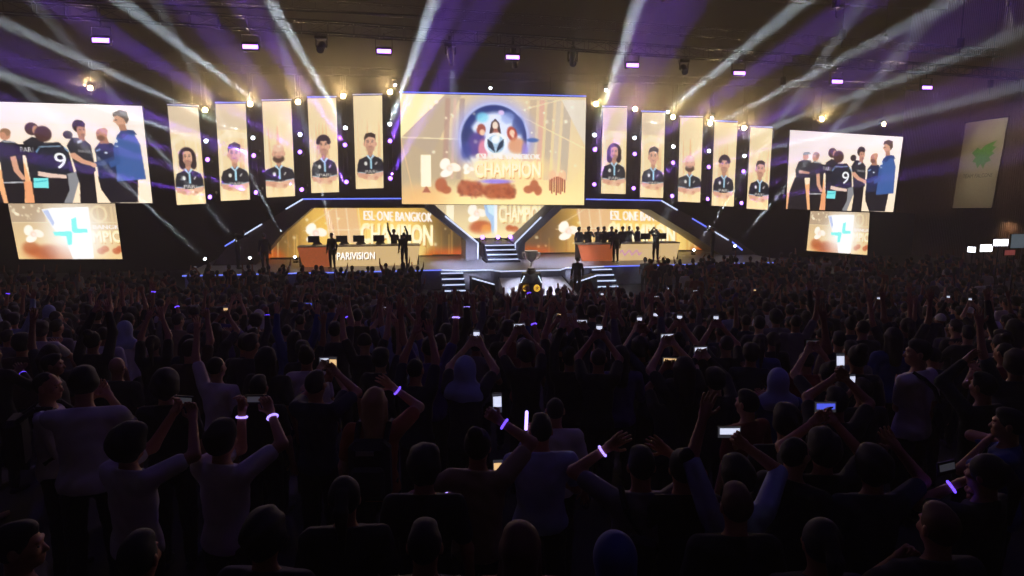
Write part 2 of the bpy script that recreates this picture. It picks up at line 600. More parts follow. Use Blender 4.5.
def portrait_picture(k, seed):
    p = PLAYERS[k]
    r = random.Random(seed)
    c = Canvas(31, 98, 46, 142)
    c.grad('f3dcae', 'ffe3a6')
    c.grad('d9c2a4', 'f8e0b0', 'x', 0.35)
    for _ in range(7):
        x = r.uniform(-2, 33)
        c.poly([(x, 20 + r.uniform(0, 20)), (x + r.uniform(0.5, 1.5), 24), (x + r.uniform(2, 6), 98), (x + r.uniform(-3, 1), 98)], r.choice(('ffefc4', 'e9b877', 'dba873', 'fff3d4')), 0.45)
    if k in (0, 1):
        c.poly([(0, 34), (12, 26), (31, 30), (31, 36), (12, 33), (0, 40)], 'fff0d0', 0.5)
        c.rect(0, 0, 31, 26, 'cdb9a6', 0.55)
    y, w = p['y'], p['wide']
    x = 15.5 + p['dx']
    hc = '2a1b22'
    hs, yc = (1.08 if p['hair'] == 'long' else 1.22), y + 7.5

    def e_(a, b, r0, r1, col, al=1.0, soft=0.12):
        c.ell(x + (a - x) * hs, yc + (b - yc) * hs, r0 * hs, r1 * hs, col, al, soft)

    def p_(pts, col, al=1.0):
        c.poly([(x + (a - x) * hs, yc + (b - yc) * hs) for a, b in pts], col, al)

    def l_(a, b, wd, col, al=1.0):
        c.line((x + (a[0] - x) * hs, yc + (a[1] - yc) * hs), (x + (b[0] - x) * hs, yc + (b[1] - yc) * hs), wd * hs, col, al)
    w *= 1.1
    if p['hair'] == 'long':
        e_(x, y + 0.5, 8.2, 9.5, hc, 1, 0.1)
        e_(x - 5, y + 6, 3.4, 5.5, hc, 1, 0.15)
        e_(x + 5.2, y + 6, 3.2, 5.5, hc, 1, 0.15)
    # neck, shoulders
    c.rect(x - 2.6, y + 5, x + 2.6, y + 14, 'c08a70')
    sh = y + 14
    c.poly([(x - 2.5, sh - 2.5), (x - 5, sh - 1), (x - 11 * w, sh + 2), (x - 13 * w, sh + 8), (x - 13.5 * w, 82), (x + 13.5 * w, 82), (x + 13 * w, sh + 8), (x + 11 * w, sh + 2), (x + 5, sh - 1), (x + 2.5, sh - 2.5)], '1d1f28')
    c.poly([(x - 4.6, sh - 1.6), (x - 2.4, sh - 3), (x, sh + 1), (x + 2.4, sh - 3), (x + 4.6, sh - 1.6), (x, sh + 3)], 'b9d4e4')
    c.poly([(x - 2, sh - 2.6), (x + 2, sh - 2.6), (x, sh)], 'c08a70')
    c.rect(x - 0.4, sh + 2, x + 1.6, sh + 12, 'a9d8ea')
    c.ell(x - 5.2, sh + 6.5, 1.7, 2.1, 'e8e4da', 0.95, 0.2)
    c.line((x + 5.0, sh + 8), (x + 7.2, sh + 5), 0.9, 'e8e4da')
    c.line((x + 8 * w, sh), (x + 11 * w, sh + 2.5), 1.0, 'c8d6e0', 0.8)
    c.text('PARI', x - 6, sh + 13.5, x + 7, sh + 17, 'f4ece0', 0.95)
    # folded forearms
    fy = 83.5
    c.poly([(x - 13.5 * w, 80), (x - 12 * w, 85.5), (x + 6, 89.5), (x + 8, 86), (x - 6, 81.5)], 'd9a084')
    c.poly([(x + 13.5 * w, 79.5), (x + 12 * w, 85), (x - 3, 89), (x - 6, 86), (x + 5, 81.5)], 'e6b294')
    c.line((x - 13 * w, 80), (x - 6, 81), 0.9, 'bcd2de', 0.9)
    c.line((x + 13 * w, 79.5), (x + 6, 81), 0.9, 'bcd2de', 0.9)
    c.ell(x - 6, 86, 2.6, 1.8, 'c98d70', 1, 0.2)
    c.ell(x + 6, 86.4, 2.4, 1.8, 'c4886c', 1, 0.2)
    # head
    if p['hair'] != 'long':
        e_(x - 4.9, y + 1.5, 0.9, 1.8, 'c88f74')
        e_(x + 4.9, y + 1.5, 0.9, 1.8, 'c88f74')
    e_(x, y + 0.5, 4.7 * (0.5 + w / 2), 6.9, 'e0ac90', 1, 0.08)
    e_(x + 0.4, y + 5.2, 3.2, 2.9, 'd6a086', 1, 0.2)
    e_(x - 2.6, y + 1, 1.2, 3.6, 'c08a72', 0.6, 0.5)
    if p['beard']:
        e_(x, y + 5.6, 3.9 * w, 2.9, '3b2722', 0.85 * p['beard'], 0.3)
        if p['beard'] > 0.8:
            e_(x, y + 5.4, 4.3, 3.3, '4a3028', 0.85, 0.3)
            e_(x, y + 2.6, 3.2, 2.4, 'e0ac90', 0.9, 0.4)
        e_(x, y + 3.7, 1.7, 0.6, 'b06a5c', 0.9, 0.3)
    else:
        e_(x, y + 4.1, 1.7, 0.6, 'b4685c', 0.9, 0.3)
    for s in (-1, 1):
        e_(x + s * 1.9, y - 0.4, 1.0, 0.45, '3a2622', 0.95, 0.3)
        l_((x + s * 1.0, y - 1.7), (x + s * 3.1, y - 1.9), 0.55, '3a2622', 0.9)
    l_((x + 0.3, y - 0.5), (x + 0.7, y + 2.2), 0.5, 'b27a62', 0.8)
    if p['hair'] == 'long':
        p_([(x - 6, y - 2), (x - 5, y - 7), (x, y - 8.5), (x + 5, y - 7), (x + 6, y - 2), (x + 3.4, y - 5), (x, y - 5.6), (x - 3.2, y - 4.6)], hc)
        p_([(x - 6.4, y - 3), (x - 3.9, y - 4), (x - 4.4, y + 6), (x - 7, y + 8)], hc)
        p_([(x + 6.4, y - 3), (x + 4.1, y - 4), (x + 4.6, y + 6), (x + 7, y + 8)], hc)
    elif p['hair'] == 'quiff':
        p_([(x - 5, y + 0), (x - 5.4, y - 4), (x - 4, y - 7.4), (x + 1, y - 9.6), (x + 5.6, y - 7), (x + 5, y + 0), (x + 4.2, y - 3.6), (x, y - 4.8), (x - 4, y - 3.4)], '3a242e')
    elif p['hair'] == 'curl':
        for a in range(9):
            an = PI * (0.02 + a / 8 * 0.96)
            e_(x + 4.7 * math.cos(an), y - 2.2 - 5.0 * math.sin(an), 1.9, 1.9, '2b1d30', 1, 0.2)
        e_(x, y - 5.6, 4.4, 2.2, '2b1d30', 1, 0.2)
    elif p['hair'] == 'short':
        p_([(x - 5, y + 0.5), (x - 5.3, y - 4), (x - 3.8, y - 7.6), (x + 1, y - 8.6), (x + 5, y - 6.6), (x + 4.8, y - 1), (x + 3.8, y - 4), (x - 1, y - 4.9), (x - 4, y - 3)], '2e1c18')
    elif p['hair'] == 'bald':
        e_(x, y - 3.4, 4.7, 3.6, 'ecbfa4', 1, 0.2)
        e_(x + 1, y - 5, 1.8, 1.0, 'fbe3d0', 0.8, 0.6)
    c.ell(15, 98, 24, 10, 'ffe6b0', 0.75, 0.7)
    return c


def relay_picture():
    c = Canvas(160, 100, 216, 134)
    c.grad('fff4f0', 'ffe9cc')
    c.ell(18, 20, 40, 30, 'f6e6e8', 0.8, 0.6)
    c.ell(60, 70, 70, 34, 'ffe2b6', 0.6, 0.7)
    c.rect(0, 20, 160, 22, 'f3d9c4', 0.4)
    c.poly([(0, 80), (0, 100), (60, 100), (52, 60), (20, 70)], 'f5a468', 0.75)

    def P(zx, zy):
        top, bot = 45 + 0.0546 * (zx - 45), 365 + 0.029 * (zx - 25)
        return ((zx - 45 + 0.07 * (zy - 50)) / 455 * 160, (zy - top) / (bot - top) * 100)

    def pol(pts, col, a=1.0):
        c.poly([P(*q) for q in pts], col, a)

    def el(zx, zy, rx, ry, col, a=1.0, soft=0.12, rot=0.0):
        x, y = P(zx, zy)
        c.ell(x, y, rx * 160 / 455, ry * 100 / 318, col, a, soft, rot)

    BK, NV, BL, SKN, TR = '22222a', '232c4c', '3d5f9e', 'd9a184', '241f24'
    # capped man and his neighbour at the far side
    pol([(62, 235), (100, 230), (112, 372), (28, 372), (40, 290)], TR)
    pol([(78, 172), (100, 163), (128, 168), (134, 236), (66, 238), (64, 205)], '27272d')
    el(106, 152, 11, 14, SKN)
    pol([(94, 146), (98, 134), (120, 132), (128, 142)], '8f98a2')
    pol([(80, 205), (122, 214), (120, 222), (78, 218)], SKN, 0.9)
    pol([(120, 300), (172, 300), (160, 374), (122, 374)], '1d191d')
    pol([(124, 180), (140, 170), (166, 174), (180, 200), (172, 304), (120, 300)], '2b2a30')
    el(146, 152, 13, 17, 'c48a6c')
    el(148, 145, 13, 12, '9a7258')
    el(141, 156, 8, 12, 'c98f72')
    pol([(138, 172), (166, 174), (168, 178), (138, 176)], 'd8dce2', 0.8)
    pol([(120, 300), (172, 300), (172, 304), (120, 304)], 'e6e6ea', 0.8)
    pol([(148, 222), (162, 218), (164, 262), (176, 292), (166, 296), (150, 266)], SKN)
    pol([(168, 300), (194, 300), (190, 374), (166, 374)], 'f0a070', 0.8)
    # hugging heads, the man numbered 9
    pol([(186, 176), (210, 160), (236, 172), (240, 300), (186, 300)], '25252b')
    el(213, 136, 17, 20, '4a3230')
    el(222, 140, 8, 14, SKN, 0.9)
    pol([(162, 180), (216, 188), (222, 226), (166, 214)], '1b1b20')
    c.text('PARI', *P(176, 192), *P(206, 208), 'e8e4e2', 0.9)
    pol([(190, 288), (290, 286), (262, 374), (184, 374)], '211c20')
    pol([(212, 206), (232, 180), (272, 178), (292, 205), (296, 286), (206, 290)], '20242e')
    c.text('9', *P(255, 211), *P(280, 262), 'ffffff')
    c.text('ZEONE', *P(238, 188), *P(274, 195), '7d8fa6', 0.0)
    el(238, 152, 21, 25, '4b302b')
    pol([(212, 206), (222, 194), (222, 198), (213, 212)], '7fa6c8')
    pol([(292, 205), (282, 192), (282, 197), (291, 212)], '7fa6c8')
    pol([(222, 190), (276, 189), (276, 193), (222, 194)], '8fa8c0', 0.8)
    pol([(208, 268), (240, 276), (276, 282), (274, 292), (236, 290), (206, 282)], 'e9c9b8')
    pol([(194, 290), (230, 290), (226, 322), (190, 320)], '7ce8e6')
    pol([(196, 300), (226, 296), (226, 300), (196, 304)], '3fb6c4')
    pol([(278, 278), (304, 272), (304, 300), (276, 374), (254, 374), (276, 330)], '8a8a8e')
    # small dark head, the man shaking hands
    el(298, 156, 12, 13, '33261f')
    pol([(300, 270), (346, 268), (338, 374), (296, 374), (304, 310)], '1e1a1e')
    pol([(290, 190), (306, 164), (334, 168), (350, 190), (350, 272), (302, 276), (296, 216)], '2c2c33')
    el(328, 130, 15, 20, '2b1d18')
    pol([(322, 150), (338, 150), (338, 176), (324, 176)], 'b07c62')
    el(333, 144, 11, 19, 'c48c70')
    pol([(316, 128), (322, 112), (340, 112), (346, 124), (344, 133), (326, 130)], '2b1d18')
    el(340, 146, 4, 9, 'e0ae92', 0.8)
    el(336, 158, 6, 5, '8a5c48', 0.6, 0.4)
    pol([(328, 140), (332, 139), (332, 142), (328, 142)], '2b1d18')
    pol([(338, 139), (342, 140), (342, 142), (338, 142)], '2b1d18')
    pol([(318, 176), (330, 172), (330, 180), (318, 184)], 'c8ccd4')
    c.text('PARI', *P(316, 204), *P(344, 213), 'e8e4e2', 0.8)
    pol([(294, 214), (306, 212), (326, 234), (352, 246), (350, 258), (318, 246), (296, 228)], SKN)
    # bald man in navy
    pol([(352, 288), (404, 286), (400, 374), (372, 374), (354, 330)], '1e1b22')
    pol([(358, 200), (374, 180), (404, 184), (416, 214), (408, 292), (354, 296)], NV)
    el(382, 156, 14, 18, 'c68a6c')
    pol([(374, 166), (394, 166), (396, 186), (374, 186)], 'b07c62')
    el(378, 168, 10, 9, '6a4634', 0.75, 0.3)
    pol([(370, 152), (375, 151), (375, 154), (370, 154)], '3a2822')
    pol([(360, 206), (372, 200), (372, 205), (360, 211)], '8fa6d0')
    el(384, 214, 4, 3, 'e4e8f0')
    el(390, 146, 9, 10, 'd09a7c')
    pol([(346, 244), (366, 240), (400, 226), (402, 240), (370, 256), (348, 258)], '2f4274')
    el(348, 252, 7, 8, 'e2ae94')
    # tall man in the blue hoodie
    pol([(394, 298), (452, 298), (440, 374), (384, 374)], '201c24')
    pol([(408, 190), (420, 160), (440, 140), (462, 150), (474, 190), (472, 300), (398, 306), (404, 240)], BL)
    pol([(418, 165), (436, 140), (464, 146), (472, 160), (450, 156), (432, 172)], '2c4478')
    el(436, 112, 15, 22, 'd7a284')
    pol([(428, 128), (446, 126), (448, 146), (430, 146)], 'b98468')
    pol([(421, 112), (427, 111), (427, 114), (421, 114)], '3a2822')
    pol([(418, 104), (420, 90), (438, 82), (456, 88), (458, 112), (450, 126), (444, 108), (430, 98)], '5c4638')
    pol([(420, 108), (416, 118), (421, 122)], 'd7a284')
    el(415, 178, 4, 6, 'e8eaf2')
    el(414, 196, 4, 4, 'c4cde0')
    pol([(404, 196), (418, 196), (414, 250), (388, 262), (386, 244), (402, 236)], '35558f')
    c.ell(150, 92, 18, 16, 'ffeed2', 0.0)
    return c


def sponsor_picture():
    c = Canvas(100, 53, 136, 72)
    r = random.Random(9)
    c.grad('c6ae8e', 'f2cf92')
    c.rect(0, 0, 32, 18, 'b59c80', 0.8)
    c.rect(0, 17.5, 100, 18.3, 'f6e2b8', 0.7)
    c.ell(35, 47, 26, 8, 'c46a3c', 0.95, 0.4)
    c.ell(14, 42, 8, 6, 'b25a34', 0.7, 0.4)
    c.ell(30, 46, 9, 6, 'a84f2e', 0.7, 0.5)
    for k, x in enumerate((74, 81, 88, 94, 98)):
        c.rect(x, 3, x + 2.2, 20, 'e7cfa2', 0.5)
    c.ring(83, 10, 6, 8, 'f4dcae', 0.7)
    c.rect(72, 3, 74, 18, 'f4dcae', 0.7)
    title(c, 74, 20.5, 112, 37.5, 'BANGKOK', 'MPION')
    for x in (80, 84, 95, 99):
        c.ell(x, 43 + (x % 3), 4, 3, 'c0623c', 0.85, 0.3)
    orchid(c, 18, 29, 6.5)
    c.ell(57, 30, 26, 26, 'ffffff', 0.9, 0.75)
    c.poly([(30, 6), (40, 4.5), (74, 3.5), (72, 52), (52, 53), (48, 36), (37, 22)], 'ffffff', 0.97)
    c.poly([(31, 7), (36, 6), (40, 18), (38, 22)], 'b9c4e6', 0.9)
    cy = '8cf3ee'
    c.poly([(56, 15), (61, 13), (60.5, 24), (70, 24), (70, 27.6), (57, 28), (55, 26)], cy)
    c.poly([(37, 27), (54, 26), (55, 28), (53, 39), (49, 39.5), (49, 31), (38, 30.4)], cy)
    c.speckle(18, 2, 2, 34, 16, 1.3, 'fff2d2', 0.9, r)
    return c


def booth_picture(px0, py0, px1, py1, fx, fy, tx0, tx1, mirror):
    """brown and gold wall of the player booths, painted in pixels of the photograph's scale"""
    w, h = px1 - px0, py1 - py0
    c = Canvas(w, h, int(w * 1.25), int(h * 1.25))
    r = random.Random(21 + mirror)
    c.grad('a1793f', 'b97b35')
    c.ell(w * 0.5, h * 0.42, w * 0.36, h * 0.62, 'f0c25e', 0.95, 0.6)
    c.ell(w * (0.62 if not mirror else 0.55), h * 0.7, w * 0.24, h * 0.34, 'ffdf86', 0.9, 0.7)
    c.ell(0, h * 0.4, w * 0.2, h * 0.8, '5f4527', 0.9, 0.5)
    c.ell(w, h * 0.4, w * 0.2, h * 0.8, '4f3a20', 0.9, 0.5)
    for x in (0.04, 0.1, 0.82, 0.88, 0.93, 0.97):
        c.ell(w * x, h * 0.92, w * 0.05, h * 0.18, 'c2561c', 0.8, 0.5)
    c.rect(0, h * 0.965, w, h, 'ffd27e', 0.8)
    for k in range(26):
        x = r.uniform(0.05, 0.95) * w
        c.rect(x, h * r.uniform(0.3, 0.6), x + r.uniform(0.5, 1.6), h, r.choice(('ffe9a6', 'c78a38', 'a8622a', 'f6c866')), 0.4)
    c.poly([(fx - px0 + 8, 6), (fx - px0 + 40, 2), (fx - px0 + 46, h * 0.7), (fx - px0 + 14, h * 0.55)], 'd9b0a0', 0.55)
    for k in (10, 20, 30, 42):
        c.line((fx - px0 + k, 4), (fx - px0 + k + 5, h * 0.8), 0.9, 'f8e2c4', 0.7)
    c.line((fx - px0 - 12, h * 0.45), (fx - px0 + 60, h * 0.42), 0.7, 'fbe4c0', 0.7)
    c.line((fx - px0 - 10, h * 0.4), (fx - px0 + 20, 3), 0.7, 'fbe4c0', 0.7)
    title(c, tx0 - px0, 7, tx1 - px0, 40, split=0.36, slope=0.03)
    orchid(c, fx - px0, fy - py0, 7.5)
    c.speckle(22, 0, 10, w, h * 0.8, 1.2, 'fff0c4', 0.8, r)
    return c


def centre_picture():
    c = Canvas(107, 33, 130, 42)
    c.grad('cfb891', 'f6dfa6')
    c.rect(12, 2, 19, 18, 'fff3d2', 0.9)
    orchid(c, 40, 10, 6.5)
    c.ell(45, 23, 11, 6.5, 'c0643c', 0.95, 0.3)
    c.ell(50, 24, 5, 4, 'f0a04c', 0.8, 0.5)
    c.poly([(47, 0), (60, 0), (59, 33), (55, 33), (54, 18), (49, 11)], 'a8c6ea', 0.95)
    c.poly([(50, 1), (58, 1), (57, 12), (52, 9)], 'cfeaf6')
    c.rect(57, 0, 60, 33, 'ffffff', 0.8)
    title(c, 62, -3, 106, 18.5, split=0.25)
    for x in (72, 77, 88, 94, 98, 101):
        c.ell(x, 23.5 + (x % 2), 3.6, 3, 'bf6038', 0.9, 0.3)
    c.ell(70, 34, 60, 7, 'ffe9b0', 0.8, 0.6)
    return c

# ------------------------------------------------------------------ room shell (stage frame)
def splane(name, pts, m, parent=None):
    """structure mesh from stage-frame polygons"""
    b = MB()
    for poly in pts:
        b.add([W(*p) for p in poly], [tuple(range(len(poly)))])
    me = bpy.data.meshes.new(name)
    me.from_pydata(b.v, [], b.f)
    me.materials.append(m)
    o = bpy.data.objects.new(name, me)
    COL.objects.link(o)
    return struct(o)


def slat_mat(name, rgb, scale):
    m = mat(name, rgb, 0.55)
    nt = m.node_tree
    p = nt.nodes['Principled BSDF']
    tc = nt.nodes.new('ShaderNodeTexCoord')
    mp = nt.nodes.new('ShaderNodeMapping')
    mp.inputs['Rotation'].default_value = (0, 0, -SA)
    wv = nt.nodes.new('ShaderNodeTexWave')
    wv.bands_direction = 'Y'
    wv.inputs['Scale'].default_value = scale
    bp = nt.nodes.new('ShaderNodeBump')
    bp.inputs['Strength'].default_value = 0.8
    bp.inputs['Distance'].default_value = 0.08
    nt.links.new(tc.outputs['Object'], mp.inputs['Vector'])
    nt.links.new(mp.outputs['Vector'], wv.inputs['Vector'])
    nt.links.new(wv.outputs['Fac'], bp.inputs['Height'])
    nt.links.new(bp.outputs['Normal'], p.inputs['Normal'])
    return m


FLOORM = mat('dark_hall_floor', '1b1a1c', 0.7)
WALLM = mat('dark_hall_wall', '2a2422', 0.8)
SLATM = slat_mat('timber_slat_wall', '5a4030', 2.2)
CEILM = mat('black_ceiling', '060608', 0.9)
UL, UR, VB, VF, HZ = -33.0, 30.0, 5.0, -47.0, 17.0
splane('floor', [[(UL, VF, 0), (UR + 3, VF, 0), (UR + 3, VB, 0), (UL, VB, 0)]], FLOORM)
splane('wall_back', [[(UL, VB, 0), (UR + 3, VB, 0), (UR + 3, VB, HZ), (UL, VB, HZ)]], mat('black_drape_wall', '121114', 0.95))
splane('wall_left', [[(UL, VF, 0), (UL, VB, 0), (UL, VB, HZ), (UL, VF, HZ)]], WALLM)
splane('wall_front', [[(UL, VF, 0), (UR + 3, VF, 0), (UR + 3, VF, HZ), (UL, VF, HZ)]], WALLM)
splane('wall_right', [[(UR, VF, 3.1), (UR, VB, 3.1), (UR, VB, HZ), (UR, VF, HZ)],
                      [(UR, VF, 3.1), (UR, VB, 3.1), (UR + 1.6, VB, 3.1), (UR + 1.6, VF, 3.1)],
                      [(UR + 1.6, VF, 0), (UR + 1.6, VB, 0), (UR + 1.6, VB, 3.1), (UR + 1.6, VF, 3.1)]], SLATM)
splane('ceiling', [[(UL, VF, HZ), (UR + 3, VF, HZ), (UR + 3, VB, HZ), (UL, VB, HZ)]], CEILM)
b = MB()
for k in range(9):
    v = 2 - k * 5.2
    b.box((0, v, HZ - 0.35), (UR - UL, 0.35, 0.7))
for u in (-24, -12, 0, 12, 24):
    b.box((u, -20, HZ - 0.2), (0.5, 50, 0.3))
o = b.build('ceiling_beam', CEILM)
o.location = O
o.rotation_euler = (0, 0, SA)
struct(o)
# raked part of the hall: low steps the rear rows stand on


def floor_z(Y):
    Y = max(2.0, Y)
    z = 2.1 if Y < 6.0 else max(0.0, 2.1 * (24.0 - Y) / 18.0)
    return z


STEP = 0.9


def step_z(Y):
    k = math.floor(Y / STEP)
    return floor_z((k + 0.5) * STEP)


b = MB()
k = 0
while k * STEP < 24.3:
    z = floor_z((k + 0.5) * STEP)
    if z > 0.01:
        b.box((0, (k + 0.5) * STEP, z / 2), (56, STEP, z))
    k += 1
b.box((0, -2.0, 1.05), (56, 4.0, 2.1))
struct(b.build('floor', FLOORM))

# haze hanging in the hall (machine fog that the beams show up in)
hz = bpy.data.materials.new('stage_haze')
hz.use_nodes = True
nt = hz.node_tree
nt.nodes.clear()
no = nt.nodes.new('ShaderNodeOutputMaterial')
vs = nt.nodes.new('ShaderNodeVolumeScatter')
vs.inputs['Density'].default_value = 0.006
vs.inputs['Anisotropy'].default_value = 0.1
nt.links.new(vs.outputs[0], no.inputs['Volume'])
b = MB().box((-1, -20, 8.6), (70, 60, 18.4))
o = b.build('haze', hz)
o.location = O
o.rotation_euler = (0, 0, SA)
tag(o, 'thin stage fog filling the whole hall under the ceiling', 'haze', None, 'stuff')

# added denser fog volume, placed to make halos round the lamps
hz2 = hz.copy()
hz2.name = 'added_halo_fog'
hz2.node_tree.nodes['Volume Scatter'].inputs['Density'].default_value = 0.08
b = MB().ellipsoid((0, 0, 0), (23.5, 1.35, 4.8), 40, 20)
o = b.build('haze', hz2, None, True)
o.location = W(0, -0.95, 8.3)
o.rotation_euler = (0, 0, SA)
tag(o, 'added denser fog volume making halos round the row of lamp pipes', 'haze', None, 'stuff')

# ------------------------------------------------------------------ LED screens
BLUE_EDGE = mat('blue_light_strip', '8f9bff', 0.4, emit='6f80ff', strength=1.6)
WARM_EDGE = mat('pale_light_strip', 'd8d4ff', 0.4, emit='c8c4ff', strength=1.0)
WHITE_EDGE = mat('cold_white_light_strip', 'e8f0ff', 0.4, emit='cfdcff', strength=1.5)
TRUSS_Z = 10.9
led_wall('main_screen', 'huge central LED screen with glowing dome, flowers and gold CHAMPION lettering', 'screen',
         [(400, 93.5), (586, 97.5), (584, 205), (402, 204)], -1.78, main_picture(), edge=BLUE_EDGE, cables=TRUSS_Z)
LEFTQ = [[(167.5, 106), (198, 107.5), (206, 203.5), (177, 205)], [(215.5, 104), (245.5, 104), (250, 199.5), (221, 201)],
         [(262, 101.5), (291, 101), (295, 196), (266.5, 197.5)], [(307.5, 98.5), (336, 98), (339, 192), (311.5, 193)],
         [(353, 96), (382, 95.5), (383.5, 188), (356, 189)]]
RIGHTQ = [[(603, 107.5), (627, 108), (625.5, 194), (601, 193.5)], [(642, 112.5), (665, 113), (663, 198), (640, 197)],
          [(680, 117.5), (703, 118), (700, 202.5), (678, 201.5)], [(714.5, 122), (737.5, 123), (733.5, 206.5), (711.5, 205.5)],
          [(750.5, 127.5), (772.5, 128.5), (767.5, 210), (746.5, 208.5)]]
WHO = ['long-haired player', 'player with swept-up dark hair', 'bald bearded player', 'curly-haired thin-faced player', 'short-haired player']
for side, qs in (('left', LEFTQ), ('right', RIGHTQ)):
    for k, q in enumerate(qs):
        led_wall('portrait_screen', f'tall portrait screen of {WHO[k]}, {side} of the main screen', 'screen', q, 0.0,
                 portrait_picture(k, 5 * k + 1), 'tall player portrait screens', edge=BLUE_EDGE if k % 2 else WARM_EDGE, cables=TRUSS_Z)
led_wall('relay_screen', 'big left side screen relaying players shaking hands, cut by the frame edge', 'screen',
         [(-44, 100.5), (142, 106), (152.5, 203), (-33, 203)], 0.0, relay_picture(), 'live relay screens', cables=TRUSS_Z)
led_wall('relay_screen', 'big right side screen relaying players shaking hands, near the hanging banner', 'screen',
         [(790, 130), (903, 137), (893, 212), (786, 209)], 0.0, relay_picture(), 'live relay screens', cables=TRUSS_Z)
led_wall('sponsor_screen', 'small left screen with white flag and cyan cross emblem under the relay screen', 'screen',
         [(8, 203.5), (115, 203.5), (122.5, 259), (19, 259)], -0.35, sponsor_picture(), 'small emblem screens')
led_wall('sponsor_screen', 'small right screen with white flag and cyan cross emblem under the relay screen', 'screen',
         [(810.5, 211), (869.5, 212.5), (867, 255), (806.5, 250.5)], -0.35, sponsor_picture(), 'small emblem screens')

# ------------------------------------------------------------------ stage
GREY = mat('grey_stage_panel', '9c9aa6', 0.5, bump=0.05)
DECK = mat('stage_deck_floor', 'a5a4b2', 0.35)
DKPANEL = mat('brown_black_portal', '6e625e', 0.55)
FRONT = mat('pale_stage_fascia', 'a8a6b4', 0.5)
st = sthing('stage', 'long grey stage platform with lit front edge under the main screen', 'stage', 0, 0, 0)
deckp = [(-15.5, -5.2), (-3.4, -5.2), (-2.6, -5.6), (-1.0, -5.6), (-0.6, -6.2), (2.4, -6.2), (2.9, -5.5), (5.0, -5.2), (15.5, -5.2), (15.5, 3.5), (-15.5, 3.5)]
b = MB()
n = len(deckp)
b.add([(p[0], p[1], 0.92) for p in deckp] + [(p[0], p[1], 1.0) for p in deckp],
      [tuple(reversed(range(n))), tuple(range(n, 2 * n))] + [(i, (i + 1) % n, n + (i + 1) % n, n + i) for i in range(n)])
b.build('deck', DECK, st)
ins = [(p[0] * 0.995, p[1] + 0.06) if p[1] < 0 else (p[0] * 0.995, p[1] - 0.06) for p in deckp]
b = MB()
b.add([(p[0], p[1], 0.0) for p in ins] + [(p[0], p[1], 0.915) for p in ins],
      [tuple(reversed(range(n))), tuple(range(n, 2 * n))] + [(i, (i + 1) % n, n + (i + 1) % n, n + i) for i in range(n)])
b.build('fascia', FRONT, st)
for a, c in zip(deckp[:8], deckp[1:9]):
    b = MB().tube([(a[0], a[1] - 0.03, 0.97), (c[0], c[1] - 0.03, 0.97)], 0.026, 6)
    b.build('edge_light', WHITE_EDGE if -4 < (a[0] + c[0]) / 2 < 6 else BLUE_EDGE, st)
# raised walkway before the main screen
b = MB().box((0.12, 0.75, 1.44), (1.6, 4.1, 0.88), bev=0.02)
b.build('upper_platform', GREY, st)


def stairs(name, label, u0, u1, v0, v1, z0, z1, n, m):
    """steps climbing from v0 (low, near) to v1"""
    t = sthing(name, label, 'stairs', (u0 + u1) / 2, v0, z0, 'lit stage stairs')
    w = u1 - u0
    dv, dz = (v1 - v0) / n, (z1 - z0) / n
    b = MB()
    for k in range(n):
        b.box((0, (k * dv + (v1 - v0)) / 2, (k + 0.5) * dz), (w, (n - k) * dv, dz - 0.004))
    b.build('treads', m, t)
    for k in range(n):
        MB().box((0, k * dv - 0.02, (k + 0.8) * dz), (w * 0.97, 0.03, dz * 0.2)).build('nosing_light', WHITE_EDGE, t)
    for s in (-1, 1):
        MB().prism([(s * (w / 2 + 0.02), 0), (s * (w / 2 + 0.09), 0), (s * (w / 2 + 0.09), 0.1), (s * (w / 2 + 0.02), 0.1)], 0, v1 - v0).build('stringer', BLACK, t)
    return t


stairs('staircase', 'centre stairs with four glowing treads between the grey wings', -0.75, 0.95, -2.9, -1.32, 1.004, 1.88, 4, mat('blue_grey_step', '4a4c66', 0.5))
stairs('staircase', 'side stairs with glowing treads left of the trophy stand', -3.5, -2.4, -7.0, -5.72, 0.0, 0.96, 4, mat('blue_grey_step', '4a4c66'))
stairs('staircase', 'side stairs with glowing treads behind the man in the dark suit', 4.12, 5.2, -7.0, -5.6, 0.0, 0.96, 4, mat('blue_grey_step', '4a4c66'))
# black ramp cheeks beside the side stairs
for (a, lab) in ((1, 'black angular stage wedge with lit top edge right of the left side stairs'), (-1, 'black angular stage wedge with lit top edge left of the right side stairs')):
    u0 = -1.55 if a > 0 else 3.35
    t = sthing('stage_wedge', lab, 'stage wedge', u0, -7.0, 0.0, 'stage wedges')
    MB().prism([(-0.6 * a, 0), (-0.6 * a, 0.82), (0.45 * a, 0.5), (0.6 * a, 0.0)], -0.5, 0.55).build('body', BLACK, t)
    MB().tube([(-0.6 * a, -0.5, 0.84), (0.45 * a, -0.5, 0.52)], 0.03, 6).build('edge_light', WHITE_EDGE, t)
# bright ramp that leads from the deck down to the trophy
t = sthing('stage_ramp', 'pale lit ramp leading from the stage deck down towards the trophy stand', 'ramp', 0.9, -9.3, 0)
rp = [(-1.75, 0.0), (1.75, 0.0), (1.6, 3.0), (-1.6, 3.0)]
rz = (0.02, 0.02, 0.66, 0.66)
b = MB()
b.add([(x, y, 0.0) for x, y in rp] + [(x, y, z) for (x, y), z in zip(rp, rz)], [(3, 2, 1, 0), (4, 5, 6, 7)] + [(i, (i + 1) % 4, 4 + (i + 1) % 4, 4 + i) for i in range(4)])
b.build('slope', mat('pale_ramp_floor', 'c4c2ca', 0.5), t)
for s in (0, 1):
    MB().tube([(rp[1 - s][0], 0.0, 0.05), (rp[2 + s][0], 3.0, 0.68)], 0.025, 6).build('edge_trim', BLACK, t)
t = sthing('floor_panel', 'pale flat floor panel under the trophy stand at the foot of the ramp', 'platform', 0.9, -9.42, 0)
b = MB().box((0, -1.4, 0.01), (4.6, 2.7, 0.02))
